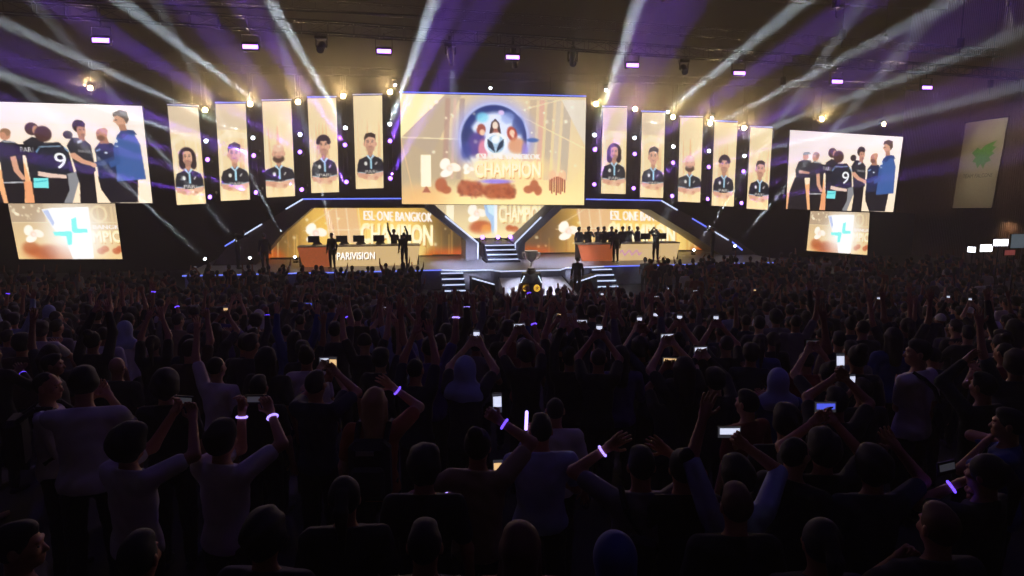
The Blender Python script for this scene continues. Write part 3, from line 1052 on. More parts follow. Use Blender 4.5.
b.build('panel_top', mat('pale_ramp_floor', 'c4c2ca', 0.5), t)


def ring_frame(name, label, outer, inner, v0, v1, strips):
    po, pi_ = [sp(x, y, v0) for x, y in outer], [sp(x, y, v0) for x, y in inner]
    for P in (po, pi_):
        P[0].z = P[-1].z = 1.004
    o = Vector(((po[0].x + po[-1].x) / 2, v0, 1.004))
    t = sthing(name, label, 'portal', o.x, o.y, o.z, 'player booth portals')
    po, pi_ = [p - o for p in po], [p - o for p in pi_]
    b = MB()
    D = v1 - v0
    for i in range(len(po) - 1):
        b.use(GREY if abs(po[i].x + o.x + po[i + 1].x + o.x) < 7 else DKPANEL)  # central pieces paler: the stage light falling there is put into the colour
        q = [po[i], po[i + 1], pi_[i + 1], pi_[i]]
        b.prism([(p.x, p.z) for p in q], 0, D)
    b.build('frame', None, t)
    for pts, m, r in strips:
        q = [sp(x, y, v0) - o for x, y in pts]
        for p in q:
            p.z = max(p.z, 0.06)
        MB().tube([p + Vector((0, -0.04, 0)) for p in q], r * 0.62, 6).build('light_strip', m, t)
    return t


ring_frame('booth_portal', 'angular portal with blue light lines around the left player booth',
           [(212, 262), (230, 243), (303, 199), (428, 199), (478, 243), (478, 270)], [(256, 262), (280, 236), (312, 208), (424, 208), (466, 241), (466, 262)], -1.5, 0.9,
           [([(303, 199), (402, 198.5)], BLUE_EDGE, 0.05), ([(303, 199), (286, 209)], WHITE_EDGE, 0.055), ([(262, 224), (243, 235.5)], WHITE_EDGE, 0.05),
            ([(237, 239), (225, 246)], BLUE_EDGE, 0.05), ([(445, 216), (478, 243), (478, 268)], WHITE_EDGE, 0.06)])
ring_frame('booth_portal', 'angular portal with blue light lines around the right player booth',
           [(515, 270), (515, 243), (562, 199.5), (662, 201), (738, 241), (757, 259)], [(525, 264), (525, 243), (562, 208.5), (650, 209.5), (694, 236), (722, 259)], -1.5, 0.9,
           [([(586, 199.2), (661, 200.5)], BLUE_EDGE, 0.05), ([(661, 200.5), (677, 210)], WHITE_EDGE, 0.055), ([(692, 218.5), (708, 228)], BLUE_EDGE, 0.05),
            ([(708, 228), (728, 240)], WHITE_EDGE, 0.05), ([(732, 242), (742, 250)], BLUE_EDGE, 0.06), ([(541, 217), (515, 243), (515, 266)], WHITE_EDGE, 0.06)])


def booth_wall(label, quad, cv, outline, v=1.1):
    t = led_wall('booth_screen', label, 'screen', quad, v, cv, 'stage back screens', outline=outline)
    return t


booth_wall('left booth back screen with gold tournament lettering and white orchid', [(250, 204), (474, 204), (474, 263), (250, 264)],
           booth_picture(250, 204, 474, 264, 313, 233, 358, 430, 0), [(236, 270), (254, 240), (308, 204), (427, 204), (470, 243), (470, 270)])
booth_wall('right booth back screen with gold tournament lettering and white orchid', [(519, 204), (738, 204), (738, 258), (519, 260)],
           booth_picture(519, 204, 738, 260, 566, 231, 605, 672, 1), [(521, 270), (521, 243), (562, 204), (656, 204), (714, 240), (734, 270)])
led_wall('stage_screen', 'lower centre screen behind the stairs showing orchid and gold letters', 'screen',
         [(434, 203), (545, 203), (545, 238), (434, 238)], 1.6, centre_picture(), 'stage back screens')

# ------------------------------------------------------------------ trusses
def truss(name, label, p, q, side=0.4, chord=0.03, brace=0.016, cell=0.9, group='ceiling trusses'):
    """box truss between two world points: four chords and zigzag bracing"""
    p, q = Vector(p), Vector(q)
    t = thing(name, label, 'truss', p, 0, group)
    d = (q - p)
    L = d.length
    d.normalize()
    s = d.cross(Vector((0, 0, 1))).normalized()
    up = s.cross(d)
    h = side / 2
    cs = [s * a * h + up * b_ * h for a, b_ in ((1, 1), (1, -1), (-1, -1), (-1, 1))]
    for c in cs:
        MB().tube([c, c + d * L], chord, 7).build('chord', TRUSS, t)
    n = max(2, int(L / cell))
    b = MB()
    for k in range(n):
        a0, a1 = d * (L * k / n), d * (L * (k + 1) / n)
        for i in range(4):
            c0, c1 = cs[i], cs[(i + 1) % 4]
            b.tube([c0 + a0, c1 + a1] if k % 2 else [c1 + a0, c0 + a1], brace, 4)
            b.tube([c0 + a0, c1 + a0], brace, 4)
    b.build('lattice', TRUSS, t)
    return t


truss('truss', 'straight dark truss above the row of portrait screens', W(-27, 0.1, TRUSS_Z + 0.25), W(27, 0.1, TRUSS_Z + 0.25))
pA, pB = at(40, -1, 27.6), at(1000, 64, 42.0)
pA.z = pB.z = 12.6
truss('truss', 'long truss crossing the top of the hall with a thin bright pipe', pA, pB)
LAMP = [(100, 40), (250, 46.5), (384, 51), (513, 57), (633, 65), (740, 73), (838, 81.5), (928, 87.5)]


def lampY(px):
    return 28.0 / (1 - 0.3 * (px - 513) / 700)


w0, w1 = at(100, 40, lampY(100)), at(928, 87.5, lampY(928))
dw = (w1 - w0).normalized()
truss('truss', 'truss carrying the row of violet wash lamps', w0 - dw * 9 + Vector((0, 0, 0.85)), w1 + dw * 6 + Vector((0, 0, 0.85)))
pipe = thing('ceiling_pipe', 'thin pipe catching light near the top edge', 'pipe', at(0, -3, 22), 0)
MB().tube([(0, 0, 0), at(420, 16, 26) - at(0, -3, 22)], 0.035, 6).build('tube', TRUSS, pipe)
MB().tube([Vector((0, 0, 0)), Vector((0, 0, 17 - at(0, -3, 22).z))], 0.015, 5).build('hanger', BLACK, pipe)

VIOLET_LENS = mat('violet_lamp_lens', 'c9a4ff', 0.3, emit='a06cff', strength=7.0)
WASH_LENS = mat('pink_violet_wash_lens', 'f0c8ff', 0.3, emit='b878ff', strength=6.0)
WHITE_LENS = mat('cold_white_lamp_lens', 'f4f8ff', 0.3, emit='eaf4ff', strength=14.0)
WARM_LENS = mat('warm_blinder_lens', 'fff0c8', 0.3, emit='ffe2a0', strength=60.0)
OFF_LENS = mat('unlit_lens', '3c4450', 0.1, 0.2)


def wash(px, py, i):
    Y = lampY(px)
    p = at(px, py, Y)
    names = ['farthest left', 'second from left', 'third from left', 'fourth from left', 'fifth from left', 'sixth from left', 'seventh from left', 'farthest right']
    t = thing('wash_light', f'violet glowing wash lamp under the ceiling truss, {names[i]} in the row', 'stage light', p, SA, 'violet wash lamps')
    b = MB().box((0, 0.16, 0.02), (0.56, 0.2, 0.3), bev=0.03)
    b.build('housing', BLACK, t)
    MB().box((0, 0.045, 0.0), (0.5, 0.03, 0.13)).build('lens', WASH_LENS, t)
    b = MB()
    for s in (-1, 1):
        b.box((s * 0.3, 0.16, 0.2), (0.03, 0.08, 0.45))
    b.box((0, 0.16, 0.43), (0.63, 0.08, 0.03))
    b.tube([(0, 0.16, 0.43), (0, 0.16, 0.66)], 0.03, 6)
    b.build('yoke', BLACK, t)
    q = Vector((p.x * 0.75, p.y - 17, 1.5))
    spot(t, p + Vector((0, -0.05, -0.05)), q, (0.36, 0.2, 1.0), WASH_W, 95, 0.9, 0.2)


WASH_W = 260
for i, (px, py) in enumerate(LAMP):
    wash(px, py, i)


def moving_head(p, aim, label, lens, r=0.11, group='moving head lamps', up=True):
    """lamp head hanging in a yoke: p is the lens centre, aim the point it looks at (world)"""
    p = Vector(p)
    d = (Vector(aim) - p).normalized()
    t = thing('moving_head', label, 'stage light', p, 0, group)
    c = -d * (r * 2.2)
    MB().lathe(c - d * r * 1.6, d, [(0, r * 0.5), (r * 0.35, r * 1.05), (r * 1.4, r * 1.2), (r * 2.4, r * 1.0), (r * 3.6, r * 1.1), (r * 3.75, r * 1.08)], 16).build('head', BLACK, t, True)
    MB().lathe(-d * 0.012, d, [(0, r * 0.96), (0.03, r * 0.96), (0.045, r * 0.7)], 16).build('lens', lens, t)
    s = 1 if up else -1
    b = MB()
    x = Vector((CA, SN, 0))
    for k in (-1, 1):
        b.tube([c + x * k * r * 1.5, c + x * k * r * 1.5 + Vector((0, 0, s * r * 2.2))], r * 0.22, 6)
        b.tube([c + x * k * r * 1.0, c + x * k * r * 1.6], r * 0.3, 6)
    b.tube([c - x * r * 1.5 + Vector((0, 0, s * r * 2.1)), c + x * r * 1.5 + Vector((0, 0, s * r * 2.1))], r * 0.22, 6)
    b.build('yoke', BLACK, t)
    MB().box(c + Vector((0, 0, s * r * 2.5)), (r * 3.4, r * 2.4, r * 1.1), bev=r * 0.15).build('base', BLACK, t)
    return t


# pipes between the portraits that carry three lamps and a blinder each
WHITE_W, MID_W, LOW_W = 4.4e6, 6.5e5, 5.5e5
COLS = [  # white lamp, violet mid, violet low, blinder, end of the white beam, where it sits
    ((253, 138), (253.8, 155.6), (256, 192.5), (250, 104), (-60, -6), 'second', 'left'),
    ((206, 141), (207.6, 159.6), (210, 197), (205, 110), (-60, 55), 'outermost', 'left'),
    ((300, 134.5), (300, 152), (301.8, 189.6), (298, 102), (85, -25), 'third', 'left'),
    ((345.5, 128), (345, 145), (346.4, 182), (343, 96), (255, -25), 'fourth', 'left'),
    ((389.8, 124), (390, 141), (390.4, 178.4), (390, 92), (443, -25), 'innermost', 'left'),
    ((594.5, 135), (594.8, 149.7), (594.3, 184.4), (596, 104), (647, -25), 'innermost', 'right'),
    ((634.5, 138), (634.7, 154), (633.6, 188.3), (635, 109), (835, -25), 'second', 'right'),
    ((673.3, 146.6), (673, 162.7), (672, 196), (673, 117), (1000, -23), 'third', 'right'),
    ((709, 151), (708.7, 167), (707.6, 199), (710, 123), (1070, 14), 'fourth', 'right'),
    ((744.5, 156), (743.4, 171.4), (741.4, 203), (744, 128), (1070, 74), 'outermost', 'right')]
V_L = -0.55
TAPER = {('outermost', 'left'): 0.6, ('second', 'left'): 0.8, ('third', 'left'): 0.9, ('fourth', 'left'): 1.0, ('innermost', 'left'): 1.0,
         ('innermost', 'right'): 1.0, ('second', 'right'): 0.8, ('third', 'right'): 0.6, ('fourth', 'right'): 0.45, ('outermost', 'right'): 0.4}


def px_far(q):
    return q[0] > 660


for wp, mp, lp, bp, end, nth, side in COLS:
    P = lambda q, v=V_L: W(*sp(q[0], q[1], v))
    top = sp(bp[0], bp[1], 0.0)
    low = sp(lp[0], lp[1], 0.0)
    t = sthing('lamp_pipe', f'dark vertical pipe with three lamps between portraits, {nth} on the {side}', 'pipe', low.x, 0.0, low.z - 0.4, 'lamp pipes')
    H = TRUSS_Z - low.z + 0.4
    dx = (top.x - low.x)
    b = MB()
    for k in (-1, 1):
        b.tube([(k * 0.12, 0, 0), (k * 0.12, 0, H)], 0.025, 6)
    for k in range(int(H / 0.5)):
        b.tube([(-0.12, 0, 0.2 + k * 0.5), (0.12, 0, 0.2 + k * 0.5)], 0.015, 5)
    b.build('lattice', TRUSS, t)
    A = P(wp)
    E = at(end[0], end[1], 19.0)
    m = moving_head(A, E, f'moving head lamp throwing a white beam, {nth} lamp pipe on the {side}', WHITE_LENS, 0.1, 'white beam lamps')
    spot(m, A + (E - A).normalized() * 0.05, E, (0.78, 0.9, 1.0), WHITE_W * TAPER[(nth, side)], 1.18, 0.35, 0.09)
    for q, w, lvl in ((mp, MID_W, 'middle'), (lp, LOW_W, 'lowest')):
        A2 = P(q)
        kk = 1.28 if lvl == 'middle' else 1.62
        E2 = at(q[0] + (end[0] - wp[0]) * kk, end[1] + q[1] - wp[1] - 10, 20.0)
        m = moving_head(A2, E2, f'moving head lamp glowing violet, {lvl} on the {nth} lamp pipe on the {side}', VIOLET_LENS, 0.115, 'violet beam lamps')
        spot(m, A2 + (E2 - A2).normalized() * 0.05, E2, (0.3, 0.1, 1.0), w * (0.6 if px_far(q) else 1.0), 3.2, 0.6, 0.1)


def blinder(px, py, label, v=-0.5):
    p = W(*sp(px, py, v))
    t = thing('blinder_lamp', label, 'stage light', p, SA, 'warm blinder lamps')
    MB().lathe((0, 0.34, 0), (0, -1, 0), [(0, 0.1), (0.06, 0.14), (0.3, 0.15), (0.33, 0.15)], 18).build('housing', BLACK, t, True)
    MB().lathe((0, 0.03, 0), (0, -1, 0), [(0, 0.12), (0.025, 0.12), (0.04, 0.06)], 18).build('lens', WARM_LENS, t)
    b = MB()
    for s in (-1, 1):
        b.box((s * 0.23, 0.15, 0.14), (0.025, 0.05, 0.36))
    b.box((0, 0.15, 0.32), (0.48, 0.05, 0.025))
    top = TRUSS_Z - p.z
    b.tube([(0, 0.15, 0.32), (0, 0.15, max(0.5, top))], 0.02, 6)
    b.build('bracket', BLACK, t)
    spot(t, p + Vector((0, -0.1, 0)), p + Vector((-p.x * 0.1, -9, 6.5)), (1.0, 0.66, 0.28), BLIND_W, 150, 0.8, 0.1)


BLIND_W = 640
for wp, mp, lp, bp, end, nth, side in COLS:
    blinder(bp[0], bp[1], f'glaring warm blinder lamp atop the {nth} lamp pipe on the {side}')
blinder(90, 88, 'glaring warm blinder lamp above the left relay screen')
blinder(822, 119, 'glaring warm blinder lamp above the right relay screen, the one nearer the portraits')
blinder(884, 124, 'smaller pale blinder lamp above the outer corner of the right relay screen')

# dark unlit fixtures hanging between the wash lamps
for i, (px, py) in enumerate(((320, 50), (450, 57), (573, 64), (685, 72))):
    Y = lampY(px) + 1.0
    p = at(px, py, Y)
    moving_head(p, p + Vector((0, -1, -0.7)), 'unlit dark moving head lamp between violet wash lamps, ' + ['first', 'second', 'third', 'fourth'][i] + ' from left',
                OFF_LENS, 0.13, 'unlit moving heads')
    # hanging rod keeps it under the truss
for i, (px, py, Y, h) in enumerate(((842, 40, 30, 1.1), (960, 48, 30, 1.1), (990, 88, 36, 1.0), (783, 85, 36, 0.8), (836, 8, 24, .9))):
    p = at(px, py, Y)
    t = thing('chain_hoist', 'dark chain hoist hanging from the ceiling, ' + ['above the violet lamp near the corner', 'high at the right', 'above the hanging banner', 'beside the sixth violet lamp', 'at the top edge'][i], 'hoist', p, 0.3, 'chain hoists')
    MB().box((0, 0, 0.2), (0.22, 0.2, 0.4), bev=0.03).build('motor', TRUSS, t)
    MB().tube([(0, 0, 0.4), (0, 0, 17 - p.z)], 0.02, 5).build('chain', TRUSS, t)
    MB().tube([(0, 0, 0), (0.0, 0, -0.25), (0.06, 0, -0.3)], 0.02, 5).build('hook', TRUSS, t)

# beam lamps on the stage floor, throwing thin pale beams up over the crowd
FLOOR_W = 1.1e6
for i, (a, bq, lab) in enumerate((
        ((205, 259), (147, 205), 'outermost on the left wing'), ((250, 258), (190, 187), 'second on the left wing'), ((295, 257), (253, 180), 'third on the left wing'),
        ((338, 252), (322, 192), 'beside the left desk'), ((694, 250), (723, 207), 'beside the right booth portal'), ((735, 246), (764, 212), 'outermost on the right wing'))):
    A = W(*sp(a[0], a[1], -3.0 if i != 3 else -1.0))
    E = at(2 * bq[0] - a[0], 2 * bq[1] - a[1], A.y - 9)
    m = moving_head(A, E, f'floor beam lamp throwing a thin pale beam upward, {lab}', WHITE_LENS, 0.07, 'floor beam lamps', False)
    zb = 1.0 if i == 3 else 1.0
    spot(m, A + (E - A).normalized() * 0.05, E, (0.8, 0.88, 1.0), FLOOR_W, 1.3, 0.4, 0.05)
# pale beams that fall from above the screens onto the pit
for i, (a, bq, Yb, lab, wv) in enumerate((((395, 85), (447, 279), 31.5, 'left end of the main screen', 4e5), ((490.5, 88), (491, 298), 29.5, 'middle of the main screen', 5e5),
                                     ((606, 90), (594, 293), 25.0, 'right end of the main screen', 3e5), ((668, 112), (611, 291), 25.0, 'third portrait on the right', 4e5), ((712, 118), (630, 289), 25.5, 'fourth portrait on the right', 4e5))):
    A = W(*sp(a[0], a[1], -1.1))
    E = at(bq[0], bq[1], Yb)
    m = moving_head(A, E, f'moving head lamp aimed down at the pit, above the {lab}', WHITE_LENS, 0.08, 'down beam lamps')
    spot(m, A + (E - A).normalized() * 0.05, E, (0.82, 0.9, 1.0), wv, 1.5, 0.4, 0.06)
# added spots on the wash truss that brighten the ramp and booths
for (px, q, wv, sz) in ((513, W(0.9, -7.8, 0), 9500, 20), (450, W(-1.8, -3.5, 1), 12000, 22), (573, W(3.0, -3.5, 1), 12000, 22)):
    p = at(px, 60, lampY(px) + 0.3)
    t = thing('added_spot', 'added black fill spot on the wash truss lighting the ' + ('ramp' if wv < 10000 else 'left booth' if px < 500 else 'right booth'), 'stage light', p + Vector((0, 0, .5)), 0, 'added fill spots')
    d = (q - p).normalized()
    MB().lathe((0, 0, 0), d, [(0, 0.09), (0.1, 0.12), (0.5, 0.12), (0.55, 0.09), (0.8, 0.1)], 14).build('barrel', BLACK, t, True)
    MB().lathe(d * 0.78, d, [(0, 0.085), (0.04, 0.08)], 14).build('lens', OFF_LENS, t)
    MB().box((0, 0, 0.22), (0.1, 0.1, 0.3)).build('clamp', BLACK, t)
    spot(t, t.location + d * 0.9, q, (0.74, 0.78, 1.0), wv, sz, 0.6, 0.1)
# centre footlights on the upper platform
for i, px in enumerate((466, 482.5, 498, 510.5)):
    p = W(*sp(px, 235.5, 0.2))
    p.z = 2.12
    moving_head(p, p + Vector((0, -1, 0.25)), 'small violet lamp on the upper platform, ' + ['first', 'second', 'third', 'fourth'][i] + ' from the left', VIOLET_LENS, 0.12, 'upper platform lamps', False)

# ------------------------------------------------------------------ trophy and stand
pp = at(531, 306, 30.2)
pp.z = 0.022
t = thing('trophy_stand', 'black angular trophy stand with two gold round emblems and white edges', 'plinth', pp, 0.0)
PX = 30.2 / 700
b = MB()
H = 1.4
prof = [(-0.40, 0.0), (-0.47, 1.0), (-0.40, H), (0.40, H), (0.47, 1.0), (0.40, 0.0)]
vs, fs = [], []
for (x, z) in prof:
    vs.append((x, -0.30 if z < 1.1 else -0.22, z))
for (x, z) in prof:
    vs.append((x, 0.30 if z < 1.1 else 0.22, z))
ridge0, ridge1 = (0.0, -0.50, 0.0), (0.0, -0.34, H)
vs += [ridge0, ridge1, (0.0, -0.56, 1.0)]
fs = [(0, 1, 14, 12), (1, 2, 13, 14), (12, 14, 4, 5), (14, 13, 3, 4), (6, 11, 10, 9, 8, 7), (0, 6, 7, 1), (1, 7, 8, 2), (3, 9, 10, 4), (4, 10, 11, 5), (2, 8, 9, 3, 13), (0, 12, 5, 11, 6)]
b.add(vs, fs)
b.build('body', mat('gloss_black_plinth', '141414', 0.25), t)
for s in (-1, 1):
    n = Vector((0.26 * s, -0.5, 0.06)).normalized()
    c = Vector((0.23 * s, -0.445, 0.78)) + n * 0.012
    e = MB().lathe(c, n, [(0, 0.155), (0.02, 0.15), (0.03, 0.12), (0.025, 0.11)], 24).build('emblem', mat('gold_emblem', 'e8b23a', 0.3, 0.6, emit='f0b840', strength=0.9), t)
    x = n.cross(Vector((0, 0, 1))).normalized()
    bb = MB()
    for k in range(5):
        a = PI / 2 + k * 2 * PI / 5
        q0, q1 = c + n * 0.032 + (x * math.cos(a) + Vector((0, 0, 1)) * math.sin(a)) * 0.02, c + n * 0.032 + (x * math.cos(a) + Vector((0, 0, 1)) * math.sin(a)) * 0.085
        bb.tube([q0, q1], 0.016, 5)
    bb.build('star', mat('dark_emblem_mark', '3a2c10', 0.5), e)
    MB().tube([(0.30 * s, -0.43, 1.31), (0.45 * s, -0.36, 1.0)], 0.02, 6).build('edge_light', WHITE_EDGE, t)
    bb = MB()
    for k in range(3):
        bb.box(c + Vector((-0.05 * s + 0.05 * (k - 1), 0.0, -0.36)) + n * 0.02, (0.03, 0.02, 0.09))
    bb.build('lettering', mat('white_lettering', 'f2f2f2', 0.5, emit='ffffff', strength=0.5), t)
pt = pp + Vector((0, 0.0, H))
SILVER = mat('polished_silver', 'd8d4d0', 0.3, 0.85)
t = thing('trophy', 'tall silver trophy cup standing on the black stand before the stage', 'trophy', pt, 0.0)
MB().lathe((0, 0, 0), (0, 0, 1), [(0, 0.21), (0.1, 0.21), (0.11, 0.17), (0.2, 0.16), (0.2, 0.12)], 24).build('base', mat('dark_trophy_base', '26221f', 0.3), t, True)
MB().lathe((0, 0, 0.2), (0, 0, 1), [(0, 0.13), (0.02, 0.11), (0.06, 0.05), (0.16, 0.035), (0.2, 0.055), (0.24, 0.035), (0.28, 0.05), (0.32, 0.11), (0.40, 0.19), (0.56, 0.235), (0.70, 0.26), (0.74, 0.29), (0.76, 0.29), (0.74, 0.26)], 28).build('cup', SILVER, t, True)
for s in (-1, 1):
    MB().tube([(s * 0.24, 0, 0.86), (s * 0.36, 0, 0.88), (s * 0.39, 0, 0.76), (s * 0.33, 0, 0.62), (s * 0.2, 0, 0.58)], 0.022, 8).build('handle', SILVER, t, True)

# ------------------------------------------------------------------ player desks
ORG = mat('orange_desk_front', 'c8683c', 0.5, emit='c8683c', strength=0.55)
CREAM = mat('cream_lit_desk_front', 'ffe9c0', 0.5, emit='ffd898', strength=0.72)
WRITE = mat('white_desk_lettering', 'ffffff', 0.5, emit='ffffff', strength=1.6)
PINK = mat('pink_desk_scrawl', 'c88ad0', 0.5, emit='c88ad0', strength=0.8)


def text_mesh(name, txt, width, height, m, parent, center, depth=0.012, rot=None, facing=None):
    """raised lettering in the parent's x-z plane, facing -y"""
    tri = glyphs(txt)
    b = MB()
    for t3 in tri:
        q = [Vector(((p[0] - 0.5) * width, 0, (0.5 - p[1]) * height)) for p in t3]
        b.add([Vector(center) + p for p in q], [(0, 1, 2)])
    me_o = b.build(name, m, parent)
    return me_o


def desk(label, x0, x1, xs, ytop, ybot, v, writing):
    a, c, s_, bt = sp(x0, ytop, v), sp(x1, ytop, v), sp(xs, ytop, v), sp(x0, ybot, v)
    zt = (a.z + c.z) / 2
    t = sthing('player_desk', label, 'desk', (a.x + c.x) / 2, v, 1.0, 'player desks')
    w, H = c.x - a.x, zt - 1.0
    MB().box((0, 0.4, H - 0.03), (w, 0.9, 0.06), bev=0.015).build('table_top', mat('pale_desk_top', 'd8cfc0', 0.4), t)
    xsplit = s_.x - (a.x + c.x) / 2
    MB().prism([(-w / 2 + 0.25, 0.01), (-w / 2, H - 0.06), (xsplit, H - 0.06), (xsplit - 0.02, 0.01)], 0.0, 0.06).build('front_panel', ORG, t)['label'] = 'orange printed front panel'
    MB().prism([(xsplit + 0.02, 0.01), (xsplit + 0.02, H - 0.06), (w / 2, H - 0.06), (w / 2 - 0.2, 0.01)], 0.0, 0.06).build('front_panel', CREAM, t)['label'] = 'cream backlit front panel'
    for k in (-1, 1):
        MB().box((k * (w / 2 - 0.1), 0.45, (H - 0.06) / 2 + 0.01), (0.06, 0.8, H - 0.08)).build('side_panel', DARK, t)
    MB().tube([(-w / 2, -0.02, H - 0.03), (xsplit, -0.02, H - 0.03)], 0.02, 5).build('edge_light', CREAM, t)
    if writing:
        text_mesh('lettering', writing, (w / 2 - xsplit) * 0.42, H * 0.34, mat('plum_letter_shade', '6a4a78', 0.6), t, (xsplit + 1.27, -0.008, H * 0.46))
        text_mesh('lettering', writing, (w / 2 - xsplit) * 0.42, H * 0.34, WRITE, t, (xsplit + 1.23, -0.014, H * 0.50))
    else:
        b = MB()
        pts = [Vector((xsplit + 0.4 + 0.14 * k, -0.01, H * (0.45 + 0.18 * math.sin(k * 2.1)))) for k in range(10)]
        b.tube(pts, 0.03, 5)
        b.build('scrawl', PINK, t)
    return a.x, c.x, zt


DV = -3.1
la, lb, lz = desk('left player desk with orange panel and cream panel lettered PARIVISION', 297, 420, 331, 245.5, 262, DV, 'PARIVISION')
ra, rb, rz_ = desk('right player desk with orange panel and cream panel with pink scrawl', 578, 680, 613, 243, 258, DV, None)


def monitor(u, v, z, label):
    t = sthing('monitor', label, 'monitor', u, v, z, 'monitors on the player desks')
    MB().box((0, 0, 0.012), (0.26, 0.2, 0.024), bev=0.006).build('foot', BLACK, t)
    MB().tube([(0, 0.03, 0.02), (0, 0.03, 0.3)], 0.022, 7).build('stand', BLACK, t)
    b = MB().box((0, 0, 0.32), (0.58, 0.04, 0.34), bev=0.012)
    b.box((0, -0.03, 0.32), (0.26, 0.04, 0.2), bev=0.01)
    b.build('back_shell', mat('charcoal_monitor_shell', '24262c', 0.45), t)
    MB().box((0, 0.024, 0.32), (0.54, 0.006, 0.3)).build('panel', mat('dim_monitor_panel', '20242c', 0.2, emit='8fb0d8', strength=0.6), t)
    return t


def gaming_chair(u, v, label):
    t = sthing('gaming_chair', label, 'chair', u, v, 1.0, 'gaming chairs')
    CH = mat('black_chair_leather', '17181c', 0.45)
    MB().lathe((0, 0, 0.07), (0, 0, 1), [(0, 0.05), (0.05, 0.04), (0.36, 0.03)], 10).build('column', BLACK, t)
    b = MB()
    for k in range(5):
        a = k * 2 * PI / 5
        b.tube([(0, 0, 0.09), (0.3 * math.cos(a), 0.3 * math.sin(a), 0.06)], 0.025, 6)
        b.ellipsoid((0.3 * math.cos(a), 0.3 * math.sin(a), 0.035), (0.034, 0.034, 0.034), 8, 6)
    b.build('base', BLACK, t)
    MB().box((0, 0, 0.46), (0.5, 0.48, 0.1), bev=0.04).build('seat', CH, t)
    MB().prism([(-0.2, 0.5), (-0.27, 0.8), (-0.26, 1.02), (-0.14, 1.14), (-0.13, 1.3), (0.13, 1.3), (0.14, 1.14), (0.26, 1.02), (0.27, 0.8), (0.2, 0.5)], 0.2, 0.3).build('backrest', CH, t)
    for k in (-1, 1):
        MB().box((k * 0.29, 0, 0.66), (0.08, 0.28, 0.04), bev=0.01).build('armrest', BLACK, t)
    return t


for i, px in enumerate((314, 342, 359, 379, 406)):
    u = sp(px, 245, DV + 0.5).x
    monitor(u, DV + 0.45, lz, 'dark monitor on the left desk, ' + ['first from the orange end', 'second from the orange end', 'middle one', 'second from the far end', 'last, beside the reaching person'][i])
    if i != 4:
        gaming_chair(u + 0.05, DV + 1.45, 'empty black gaming chair at the left desk, ' + ['behind first monitor', 'behind second monitor', 'behind middle monitor', 'behind fourth monitor'][i])
for i, px in enumerate((585, 604, 621, 645, 661)):
    u = sp(px, 243, DV + 0.5).x
    monitor(u, DV + 0.45, rz_, 'dark monitor on the right desk, ' + ['first from the orange end', 'second from the orange end', 'middle one', 'behind the camera operator', 'last at the far end'][i])

# ------------------------------------------------------------------ banner and lights at the right wall
BQ = [(966, 123), (1007.5, 117), (991.5, 208.5), (953, 208.5)]


def wallp(px, py, du=0.35):
    """point seen at a pixel on a plane du in front of the right wall (stage frame)"""
    r = ray(px, py)
    t_ = ((UR - du) - (C0 - O).dot(UU)) / r.dot(UU)
    return loc(C0 + r * t_)


q = [wallp(*p) for p in BQ]
o = Vector(((q[0].x + q[2].x) / 2, (q[2].y + q[3].y) / 2, min(q[2].z, q[3].z)))
t = sthing('hanging_banner', 'grey banner with green falcon emblem and TEAM FALCONS lettering hanging by the wall', 'banner', o.x, o.y, o.z)
b = MB()
NB = 14


def bpt(s, tt, off=0.0):
    p = (q[0] * (1 - s) + q[1] * s) * (1 - tt) + (q[3] * (1 - s) + q[2] * s) * tt - o
    return p + Vector((-0.04 * math.sin(s * 5 + tt * 2) - off, 0, 0))


idx = [[i * (NB + 1) + j for j in range(NB + 1)] for i in range(NB + 1)]
CL = mat('pale_grey_banner', 'a89f84', 0.8, var=0.05)
b.add([bpt(j / NB, i / NB) for i in range(NB + 1) for j in range(NB + 1)] + [bpt(j / NB, i / NB, -0.02) for i in range(NB + 1) for j in range(NB + 1)],
      [(idx[i][j], idx[i][j + 1], idx[i + 1][j + 1], idx[i + 1][j]) for i in range(NB) for j in range(NB)] +
      [tuple(x + (NB + 1) ** 2 for x in (idx[i][j], idx[i + 1][j], idx[i + 1][j + 1], idx[i][j + 1])) for i in range(NB) for j in range(NB)])
b.build('cloth', CL, t, True)
bird = [(0.30, 0.36), (0.42, 0.30), (0.50, 0.33), (0.60, 0.28), (0.84, 0.24), (0.76, 0.30), (0.86, 0.31), (0.76, 0.36), (0.84, 0.38), (0.72, 0.42), (0.78, 0.46), (0.66, 0.48), (0.62, 0.55), (0.54, 0.49), (0.48, 0.54), (0.42, 0.47), (0.34, 0.46), (0.40, 0.41)]
b = MB()
c = bpt(0.55, 0.40, 0.03)
P3 = [bpt(x, y, 0.025) for x, y in bird]
b.add(P3, [tuple(range(len(P3)))])
b.build('emblem', mat('green_falcon_emblem', '5f9a3c', 0.7), t)
b = MB()
for t3 in glyphs('TEAM FALCONS'):
    b.add([bpt(0.16 + 0.72 * p[0], 0.60 + 0.045 * p[1], 0.025) for p in t3], [(0, 1, 2)])
b.build('lettering', mat('dark_banner_lettering', '2b2a26', 0.7), t)
MB().tube([bpt(-0.03, -0.005), bpt(1.03, -0.005)], 0.035, 7).build('top_bar', BLACK, t)
MB().tube([bpt(-0.02, 1.0), bpt(1.02, 1.0)], 0.03, 7).build('bottom_bar', BLACK, t)
for s in (0.1, 0.9):
    p = bpt(s, 0)
    MB().tube([p, Vector((p.x, p.y, HZ - o.z))], 0.012, 5).build('cord', BLACK, t)

